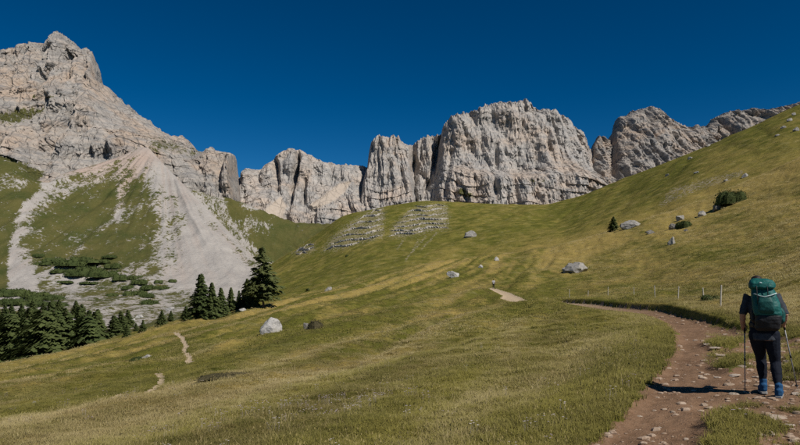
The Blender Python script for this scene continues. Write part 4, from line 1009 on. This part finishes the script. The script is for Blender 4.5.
rot = np.stack([rs.normal(size=n) * .1, rs.normal(size=n) * .1, rs.uniform(0, 6.28, n)], -1)
s_ = (Y / 75) ** .8; scl = np.stack([s_, s_, .8 + .2 * s_], -1) * rs.uniform(.7, 1.2, (n, 1))
scatter('meadow_tufts', farT, np.stack([X, Y, Z], -1), rot, scl, {'dry': np.clip(dr, 0, 1), 'tone': np.clip(.47 + .5 * fbm(X / 11, Y / 11, 1, 3) + .6 * pn((X * .96 - Y * .28) / 3.2, (X * .28 + Y * .96) / 45, 4.5) + rs.normal(size=n) * .14, 0, 1)}, 'grass tufts across the farther meadow', 'grass', M_GRASS)
# flowers
k = NT('flower_petals'); v_ = k.attr('tone', 'INSTANCER'); M_FLOW = k.out(k.mix(v_, (0.36, 0.28, 0.36), (0.5, 0.46, 0.44)), .8)
def flower_mesh(seed):
    r = random.Random(seed); VV = []; FF = []
    for b in range(5):
        x0, y0 = r.uniform(-.1, .1), r.uniform(-.1, .1); z0 = r.uniform(.09, .17); s = r.uniform(.007, .012)
        for j in range(6):
            a = j * 1.047; i0 = len(VV); VV += [(x0, y0, z0), (x0 + math.cos(a - .4) * s, y0 + math.sin(a - .4) * s, z0 + s * .5), (x0 + math.cos(a) * s * 1.5, y0 + math.sin(a) * s * 1.5, z0 + s * .6), (x0 + math.cos(a + .4) * s, y0 + math.sin(a + .4) * s, z0 + s * .5)]; FF.append((i0, i0 + 1, i0 + 2, i0 + 3))
        i0 = len(VV); VV += [(x0 - .002, y0, -.02), (x0 + .002, y0, -.02), (x0, y0, z0)]; FF.append((i0, i0 + 1, i0 + 2))
    me = bpy.data.meshes.new('flowers'); me.from_pydata(VV, [], FF); me.update(); me.materials.append(M_FLOW); return me
X, Y, Z, a = grass_points(9000, 5, 30)
px_ = 400 + F * X / Y; y_ = HORIZON - F * Z / Y
band = np.exp(-((y_ - (424 - .11 * (px_ - 200))) / 9)**2) * sstep(150, 230, px_) * sstep(470, 380, px_)
wgt = .04 + .75 * band * np.clip(.5 + fbm(X / 1.2, Y / 1.2, 5.5, 2), 0, 1) + .12 * np.clip(fbm(X / 2.5, Y / 2.5, 2.5, 2), 0, 1) * sstep(5, 0, X)
m = rs.random(len(X)) < wgt * .55; X, Y, Z = X[m], Y[m], Z[m]; n = len(X)
scatter('wildflowers', [flower_mesh(400 + i) for i in range(3)], np.stack([X, Y, Z], -1), np.stack([0 * X, 0 * X, rs.uniform(0, 6.28, n)], -1), np.stack([np.ones(n)] * 3, -1) * rs.uniform(.7, 1.2, (n, 1)), {'tone': rs.random(n)}, 'pale lilac wildflowers in the meadow grass', 'flowers', M_FLOW)

# ================================================================ PEOPLE
def cloth(name, a, b, sc=30, rough=.85, spec=.15):
    k = NT(name); n = k.noise(k.obj(), sc, 4, .6); w = k.noise(k.obj(), 7, 3, .6, .5)
    return k.out(k.mix(k.rng(n, .3, .7), a, b), rough, k.bump(k.math('ADD', k.math('MULTIPLY', n, .15), w), .5, .03), spec)
M_SKIN = cloth('skin', (0.36, 0.20, 0.135), (0.44, 0.26, 0.18), 12, .6, .3)
M_HAIR = cloth('dark_hair', (0.012, 0.009, 0.007), (0.03, 0.02, 0.015), 60, .6, .3)
M_SHIRT = cloth('grey_shirt', (0.030, 0.034, 0.042), (0.055, 0.06, 0.07))
M_NAVY = cloth('navy_leggings', (0.006, 0.008, 0.014), (0.011, 0.014, 0.023))
M_BLUE = cloth('blue_shoe', (0.014, 0.058, 0.135), (0.024, 0.085, 0.19), 40)
M_SOLE = cloth('pale_sole', (0.22, 0.22, 0.22), (0.32, 0.32, 0.31))
M_TEAL = cloth('teal_nylon', (0.004, 0.078, 0.070), (0.007, 0.105, 0.092), 50, .6, .3)
M_TEALD = cloth('dark_teal_nylon', (0.004, 0.055, 0.050), (0.007, 0.075, 0.066), 50, .6, .3)
M_BLACK = cloth('black_nylon', (0.008, 0.008, 0.010), (0.016, 0.016, 0.018), 50, .6, .3)
M_ALU = cloth('grey_aluminium', (0.17, 0.17, 0.18), (0.24, 0.24, 0.25), 20, .4, .5)
M_TAG = cloth('pale_webbing', (0.40, 0.50, 0.50), (0.5, 0.6, 0.6))

def ring_tube(VV, FF, pts, rad, n=12):
    """closed tube with round ends; rad holds one radius or (side, front) per point"""
    pts = [Vector(p) for p in pts]; m = len(pts); b = len(VV); prev = None
    for i, q in enumerate(pts):
        d = (pts[min(i + 1, m - 1)] - pts[max(i - 1, 0)]).normalized()
        u = Vector((1, 0, 0)) - d * d.x
        if u.length < .2: u = Vector((0, 1, 0)) - d * d.y
        u.normalize(); v = d.cross(u); r = rad[i]; r = (r, r) if not isinstance(r, (tuple, list)) else r
        for j in range(n):
            a = 6.28318 * j / n; VV.append(q + u * math.cos(a) * r[0] + v * math.sin(a) * r[1])
    for i in range(m - 1):
        for j in range(n): FF.append((b + i * n + j, b + i * n + (j + 1) % n, b + (i + 1) * n + (j + 1) % n, b + (i + 1) * n + j))
    for end, i, sg in ((0, 0, -1), (1, m - 1, 1)):
        r = rad[i]; r = r if not isinstance(r, (tuple, list)) else min(r)
        d = (pts[min(i + 1, m - 1)] - pts[max(i - 1, 0)]).normalized(); VV.append(pts[i] + d * sg * r * .7); c_ = len(VV) - 1
        for j in range(n):
            f = (b + i * n + j, b + i * n + (j + 1) % n, c_); FF.append(f if end else f[::-1])
def ball(VV, FF, c_, r, n=12):
    c_ = Vector(c_); zs = [-.95, -.75, -.4, 0, .4, .75, .95]
    b = len(VV)
    for z in zs:
        s = math.sqrt(1 - z * z)
        for j in range(n):
            a = 6.28318 * j / n; VV.append(c_ + Vector((math.cos(a) * s * r[0], math.sin(a) * s * r[1], z * r[2])))
    for i in range(len(zs) - 1):
        for j in range(n): FF.append((b + i * n + j, b + i * n + (j + 1) % n, b + (i + 1) * n + (j + 1) % n, b + (i + 1) * n + j))
    FF.append(tuple(b + j for j in range(n))[::-1]); FF.append(tuple(b + 6 * n + j for j in range(n)))
def stack(VV, FF, secs, n=20):
    """vertical loft: (x, y, z, half width, half depth, squareness)"""
    b = len(VV)
    for (x, y, z, rx, ry, pw) in secs:
        for j in range(n):
            a = 6.28318 * j / n; ca, sa = math.cos(a), math.sin(a)
            VV.append(Vector((x + math.copysign(abs(ca) ** pw, ca) * rx, y + math.copysign(abs(sa) ** pw, sa) * ry, z)))
    m = len(secs)
    for i in range(m - 1):
        for j in range(n): FF.append((b + i * n + j, b + i * n + (j + 1) % n, b + (i + 1) * n + (j + 1) % n, b + (i + 1) * n + j))
    FF.append(tuple(b + j for j in range(n))[::-1]); FF.append(tuple(b + (m - 1) * n + j for j in range(n)))
def solid(name, build, mat, parent, voxel=.012, smooth=6, wrinkle=0.0):
    VV = []; FF = []; build(VV, FF)
    me = bpy.data.meshes.new(name); me.from_pydata([tuple(v) for v in VV], [], FF); me.update()
    o = bpy.data.objects.new(name, me); COL.objects.link(o)
    r = o.modifiers.new('r', 'REMESH'); r.mode = 'VOXEL'; r.voxel_size = voxel; r.use_smooth_shade = True
    if smooth: s = o.modifiers.new('s', 'SMOOTH'); s.iterations = smooth; s.factor = .5
    dg = bpy.context.evaluated_depsgraph_get(); me2 = bpy.data.meshes.new_from_object(o.evaluated_get(dg))
    o.modifiers.clear(); o.data = me2; me2.name = name
    if wrinkle:
        n_ = len(me2.vertices); co = np.empty(n_ * 3); me2.vertices.foreach_get('co', co); co = co.reshape(-1, 3); no = np.empty(n_ * 3); me2.vertices.foreach_get('normal', no); no = no.reshape(-1, 3)
        w = fbm(co[:, 0] * 9 + 3, co[:, 1] * 9, co[:, 2] * 16, 3, .5); me2.vertices.foreach_set('co', (co + no * (w * wrinkle)[:, None]).ravel()); me2.update()
    me2.materials.clear(); me2.materials.append(mat); o.parent = parent
    return o
def lerp(a, b, t): return Vector(a).lerp(Vector(b), t)
def hand(VV, FF, wrist, grip, side):
    """palm and five bent fingers closed round a grip axis that runs upright through `grip`"""
    w = Vector(wrist); g = Vector(grip); palm = lerp(w, g, .62) + Vector((side * .014, 0, 0))
    ring_tube(VV, FF, [w, lerp(w, palm, .6), palm], [(.022, .026), (.017, .036), (.016, .038)])
    for i, L in enumerate((.95, 1.05, 1.0, .8)):
        z = g.z + .030 - i * .019; base = Vector((g.x + side * .022, g.y - .012, z))
        ring_tube(VV, FF, [palm + Vector((0, 0, .026 - i * .017)), base + Vector((side * .002, .022 * L, 0)), Vector((g.x + side * .004, g.y + .030 * L, z - .002)), Vector((g.x - side * .020, g.y + .016 * L, z - .004)), Vector((g.x - side * .020, g.y - .004, z - .004))], [.010, .0095, .009, .0085, .007], 8)
    ring_tube(VV, FF, [lerp(w, palm, .55) + Vector((-side * .006, -.008, .018)), Vector((g.x - side * .006, g.y - .030, g.z + .030)), Vector((g.x - side * .022, g.y - .016, g.z + .042)), Vector((g.x - side * .024, g.y + .004, g.z + .046))], [.013, .0115, .010, .008], 8)

def build_person(root, J, mats, vox=.009, look_down=.0, sleeves=.5, leg_end=.82):
    hd = Vector(J['head']); ch = Vector(J['chest']); pv = Vector(J['pelvis'])
    def torso(VV, FF, g):
        a = [(0, -.10, .140, .100), (0, .0, .160, .106), (0, .10, .152, .100), (0, .20, .134, .094), (0, .32, .150, .102), (0, .42, .172, .108), (0, .50, .165, .098), (0, .56, .105, .078)]
        L = (ch - pv).length
        secs = []
        for (_, t, rx, ry) in a:
            q = pv.lerp(ch, t / .47); secs.append((q.x, q.y, q.z, rx + g, ry + g, .85))
        stack(VV, FF, secs)
    def arm(VV, FF, s, g, upto=1.0):
        sh, el, wr = (Vector(J[k_ + s]) for k_ in ('sh', 'el', 'wr'))
        pts = [lerp(sh, ch, .35), sh, lerp(sh, el, .5), el, lerp(el, wr, .35), lerp(el, wr, .75), wr]; rr = [.062, .060, .047, .040, .040, .031, .025]
        k_ = {0.5: 4, 1.0: 7}[upto]; ring_tube(VV, FF, pts[:k_], [r + g for r in rr[:k_]])
    def leg(VV, FF, s, g, upto=1.0):
        hp, kn, an = (Vector(J[k_ + s]) for k_ in ('hip', 'kn', 'an'))
        pts = [hp + Vector((0, 0, .06)), hp, lerp(hp, kn, .35), lerp(hp, kn, .75), kn, lerp(kn, an, .25) + Vector((0, -.012, 0)), lerp(kn, an, .5), lerp(kn, an, .8), an]; rr = [.088, .094, .084, .066, .058, .060, .053, .038, .034]
        if upto < 1: pts = pts[:8] + [lerp(kn, an, upto)]; rr[8] = .037
        ring_tube(VV, FF, pts, [r + g for r in rr])
    def foot(VV, FF, s, g):
        an = Vector(J['an' + s]); f = Vector(J['toe' + s])
        d = (f - an); d.z = 0; d.normalize(); gz_ = f.z
        h_ = an - d * .045
        ring_tube(VV, FF, [Vector((h_.x, h_.y, (an.z + gz_) * .5 - .02)), lerp(an, f, .25) + Vector((0, 0, -.022)), lerp(an, f, .65), f], [(.036 + g, .040 + g), (.040 + g, .042 + g), (.044 + g, .028 + g), (.034 + g, .020 + g)])
        ring_tube(VV, FF, [an + Vector((0, 0, .07 if g > 0 else 0)), an, h_ + Vector((0, 0, -.03))], [.036 + g, .038 + g, .036 + g])
    fw = Vector(J.get('face', (0, 1, -.15))).normalized(); sd_ = Vector((1, 0, 0)); up = sd_.cross(fw)
    def body(VV, FF):
        torso(VV, FF, 0)
        for s in 'LR':
            arm(VV, FF, s, 0); leg(VV, FF, s, 0); foot(VV, FF, s, 0)
            if 'grip' + s in J: hand(VV, FF, J['wr' + s], J['grip' + s], -1 if s == 'L' else 1)
            else: hand(VV, FF, J['wr' + s], Vector(J['wr' + s]) + Vector((0, .04, -.08)), -1 if s == 'L' else 1)
        ring_tube(VV, FF, [ch + Vector((0, 0, .06)), lerp(ch, hd, .55), hd], [.062, .052, .05])
        ball(VV, FF, hd + up * .015, (.074, .090, .112)); ball(VV, FF, hd + fw * .028 - up * .055, (.052, .060, .062))
        ring_tube(VV, FF, [hd + fw * .085 + up * .015, hd + fw * .104 - up * .018], [.008, .014], 8)
        for s in (-1, 1): ball(VV, FF, hd + sd_ * s * .074 - fw * .005 - up * .005, (.010, .018, .028), 8)
        ring_tube(VV, FF, [hd + fw * .084 - up * .052 - sd_ * .02, hd + fw * .09 - up * .052, hd + fw * .084 - up * .052 + sd_ * .02], [.006, .008, .006], 8)
    b = solid('body', body, mats['skin'], root, min(vox, .0075), 2)
    for s in (-1, 1):
        e = solid('eye', lambda VV, FF: ball(VV, FF, hd + fw * .079 + up * .012 + sd_ * s * .031, (.012, .010, .010), 10), mats['hair'], root, .004, 0)
    def hair(VV, FF):
        ball(VV, FF, hd - fw * .012 + up * .032, (.082, .094, .104)); ball(VV, FF, hd - fw * .045 - up * .02, (.068, .060, .085))
        if J.get('bun', True): ball(VV, FF, hd - fw * .108 + up * .03, (.035, .032, .034))
    def hair_cut(VV, FF): hair(VV, FF)
    hr = solid('hair', hair_cut, mats['hair'], root, .012, 2, .004)
    # hairline: pull the front of the hair back off the face
    me = hr.data
    for v in me.vertices:
        q = v.co - hd; f = q.dot(fw); u = q.dot(up)
        if f > .03 and u < .075: v.co = v.co - fw * min(.11, (f - .03) + .05)
    solid('shirt', lambda VV, FF: (torso(VV, FF, .012), [arm(VV, FF, s, .012, .5 if sleeves == .5 else 1.0) for s in 'LR']), mats['shirt'], root, .012, 3, .007)
    def leggings(VV, FF):
        q = pv; stack(VV, FF, [(q.x, q.y, q.z - .10, .150, .110, .85), (q.x, q.y, q.z, .168, .118, .85), (q.x, q.y + .01, q.z + .10, .168, .112, .85), (q.x, q.y + .02, q.z + .16, .150, .10, .85)])
        for s in 'LR': leg(VV, FF, s, .009, leg_end)
    solid('leggings', leggings, mats['legs'], root, .010, 3, .005)
    for s in 'LR':
        sh = solid('shoe', lambda VV, FF: foot(VV, FF, s, .012), mats['shoe'], root, .009, 3)
        an = Vector(J['an' + s]); f = Vector(J['toe' + s]); d = f - an; d.z = 0; d.normalize(); nrm = Vector((-d.y, d.x, 0)); zb = f.z - .034
        def sole(VV, FF):
            b_ = len(VV); o_ = []
            for t, w_ in ((-.09, .030), (-.06, .044), (.02, .045), (.10, .052), (.17, .046), (.205, .026)):
                o_.append((an + d * t - Vector((0, 0, an.z)), w_))
            lo = [q - nrm * w_ for q, w_ in o_] + [q + nrm * w_ for q, w_ in o_[::-1]]
            for zz in (zb, zb + .026):
                for q in lo: VV.append(Vector((q.x, q.y, zz)))
            m_ = len(lo); FF.append(tuple(b_ + j for j in range(m_))[::-1]); FF.append(tuple(b_ + m_ + j for j in range(m_)))
            for j in range(m_): FF.append((b_ + j, b_ + (j + 1) % m_, b_ + m_ + (j + 1) % m_, b_ + m_ + j))
        VV = []; FF = []; sole(VV, FF); me = bpy.data.meshes.new('sole'); me.from_pydata([tuple(v) for v in VV], [], FF); me.update(); link('sole', me, sh, M_SOLE)

# ---- the hiker on the path
HY = 8.3; HX = (767 - 400) / F * HY; HD = R(-29)
hz = gz(HX, HY)
def ground_local(lx, ly):
    ca, sa = math.cos(HD), math.sin(HD); return gz(HX + ca * lx - sa * ly, HY + sa * lx + ca * ly) - hz
gL = ground_local(-.03, .50); gR = ground_local(.14, .06)
J = dict(pelvis=(-.03, .20, .84), chest=(-.065, .32, 1.27), head=(-.115, .45, 1.50), face=(0, 1, -.35),
    shL=(-.220, .32, 1.34), elL=(-.285, .24, 1.09), wrL=(-.285, .36, .90), gripL=(-.268, .43, .88),
    shR=(.115, .30, 1.34), elR=(.215, .19, 1.10), wrR=(.205, .40, .95), gripR=(.205, .47, .94),
    hipL=(-.115, .20, .80), knL=(-.060, .42, .47), anL=(-.035, .38, gL + .125), toeL=(-.055, .56, gL + .036),
    hipR=(.060, .19, .80), knR=(.105, .24, .44), anR=(.135, .02, gR + .105), toeR=(.150, .20, gR + .036))
person = empty('person', (HX, HY, hz), HD); tag(person, 'hiker in grey shirt and dark leggings walking up the path with a backpack', 'person')
build_person(person, J, dict(skin=M_SKIN, hair=M_HAIR, shirt=M_SHIRT, legs=M_NAVY, shoe=M_BLUE), leg_end=.86)
def cap_b(VV, FF): pass
pack = empty('backpack', (HX, HY, hz), HD); pack.scale = (.92, 1, 1); tag(pack, 'large teal trekking backpack with black base worn by the near hiker', 'backpack')
def pk_main(VV, FF): stack(VV, FF, [(.015, .06, 1.06, .165, .115, .6), (.010, .045, 1.12, .180, .135, .55), (-.01, .05, 1.22, .182, .145, .55), (-.035, .07, 1.34, .168, .135, .55), (-.055, .10, 1.44, .150, .12, .6), (-.06, .12, 1.48, .12, .09, .7)])
def pk_base(VV, FF): stack(VV, FF, [(.0, .06, .885, .130, .085, .65), (.005, .045, .92, .158, .115, .6), (.012, .042, 1.0, .170, .132, .55), (.014, .045, 1.09, .174, .134, .55), (.014, .05, 1.105, .16, .12, .6)])
def pk_lid(VV, FF): stack(VV, FF, [(-.055, .09, 1.445, .140, .12, .6), (-.06, .085, 1.465, .168, .150, .55), (-.066, .095, 1.52, .172, .150, .6), (-.072, .115, 1.565, .150, .125, .65), (-.076, .13, 1.585, .095, .08, .8)])
solid('main_compartment', pk_main, M_TEAL, pack, .010, 3, .010)
solid('base_compartment', pk_base, M_BLACK, pack, .010, 3, .008)
lid = solid('lid', pk_lid, M_TEAL, pack, .010, 3, .009)
solid('side_pocket', lambda VV, FF: stack(VV, FF, [(.175, .10, .98, .030, .06, .7), (.185, .09, 1.02, .046, .085, .6), (.185, .09, 1.12, .048, .088, .6), (.165, .09, 1.20, .030, .07, .7)]), M_TEALD, pack, .009, 3, .006)
solid('side_pocket', lambda VV, FF: stack(VV, FF, [(-.150, .10, .98, .026, .06, .7), (-.165, .09, 1.02, .036, .08, .6), (-.175, .09, 1.12, .036, .08, .6), (-.17, .09, 1.20, .024, .06, .7)]), M_BLACK, pack, .009, 3, .006)
solid('front_pocket', lambda VV, FF: stack(VV, FF, [(.0, -.075, 1.12, .085, .018, .7), (-.005, -.090, 1.16, .105, .032, .6), (-.02, -.090, 1.28, .100, .034, .6), (-.035, -.065, 1.36, .075, .020, .7)]), M_TEALD, pack, .009, 3, .005)
solid('hip_belt', lambda VV, FF: ring_tube(VV, FF, [(-.16, .08, .95), (-.215, .20, .955), (-.15, .33, .96), (-.03, .36, .96), (.10, .32, .955), (.165, .2, .95), (.15, .08, .95)], [(.018, .035)] * 7), M_BLACK, pack, .009, 2)
for s, x0 in ((-1, -.17), (1, .045)):
    solid('shoulder_strap', lambda VV, FF: ring_tube(VV, FF, [(x0 - .01, .20, 1.40), (x0, .30, 1.435), (x0 + .005, .40, 1.37), (x0 + .02, .435, 1.22), (x0 + .01, .36, 1.08), (x0 + s * .03, .2, 1.03)], [(.028, .012)] * 6), M_BLACK, pack, .008, 2)
tube_path('compression_strap', [(-.17, -.035, 1.385), (-.09, -.085, 1.355), (-.03, -.098, 1.345), (.06, -.085, 1.37), (.12, -.03, 1.395)], .007, M_TAG, pack)
for s in (-.135, .0): tube_path('lid_strap', [(s, -.055, 1.49), (s + .005, -.072, 1.43), (s + .012, -.088, 1.35), (s + .02, -.094, 1.25)], .007, M_BLACK, pack)
solid('emblem', lambda VV, FF: ball(VV, FF, (-.083, -.050, 1.53), (.022, .008, .011), 10), M_TAG, lid, .004, 1)
def pole(top, tip, label):
    top = Vector(top); tip = Vector(tip); d = (tip - top).normalized()
    root = empty('trekking_pole', (HX, HY, hz), HD); tag(root, label, 'trekking pole', 'trekking poles of the near hiker')
    tube_path('shaft', [top + d * .10, lerp(top, tip, .55), tip - d * .05], [.0085, .0075, .0065], M_ALU, root, 8)
    h_ = tube_path('handle', [top, top + d * .02, top + d * .06, top + d * .11, top + d * .15], [.012, .016, .0135, .0145, .011], M_BLACK, root, 8)
    tube_path('wrist_strap', [top + d * .02, top + Vector((.03, -.03, -.05)), top + Vector((.02, -.05, -.12)), top + Vector((-.01, -.03, -.08)), top + d * .02], .005, M_BLACK, h_, 5)
    tube_path('clamp', [lerp(top, tip, .5), lerp(top, tip, .54)], .0125, M_BLACK, root, 8)
    tube_path('basket', [tip - d * .075, tip - d * .068], .026, M_BLACK, root, 10)
    tube_path('tip', [tip - d * .055, tip], [.006, .002], M_ALU, root, 6)
pole((-.262, .425, .965), (-.255, .34, ground_local(-.255, .34) - .005), 'upright grey trekking pole planted by the hiker beside the long shadow')
pole((.198, .462, 1.02), (.385, .62, ground_local(.385, .62) - .005), 'slanting trekking pole held out on the uphill side of the hiker')

# ---- the far walker
fp = gpt(493.5, 288.2)
walker = empty('person', fp, R(-10)); tag(walker, 'tiny distant walker in pale top and dark trousers on the far path', 'person')
J2 = dict(pelvis=(0, 0, .90), chest=(0, .05, 1.34), head=(0, .08, 1.60), face=(0, 1, -.05),
    shL=(-.18, .04, 1.42), elL=(-.24, -.03, 1.16), wrL=(-.23, .12, .98), shR=(.18, .04, 1.42), elR=(.24, -.06, 1.16), wrR=(.23, .06, .96),
    hipL=(-.09, 0, .86), knL=(-.09, .16, .50), anL=(-.09, .16, .10), toeL=(-.10, .33, .036), hipR=(.09, 0, .86), knR=(.09, .04, .47), anR=(.09, -.22, .12), toeR=(.10, -.05, .036), bun=False)
M_PALE = cloth('pale_top', (0.42, 0.40, 0.42), (0.5, 0.48, 0.5))
build_person(walker, J2, dict(skin=M_SKIN, hair=M_HAIR, shirt=M_PALE, legs=M_NAVY, shoe=M_BLACK), vox=.014, sleeves=1.0, leg_end=.97)
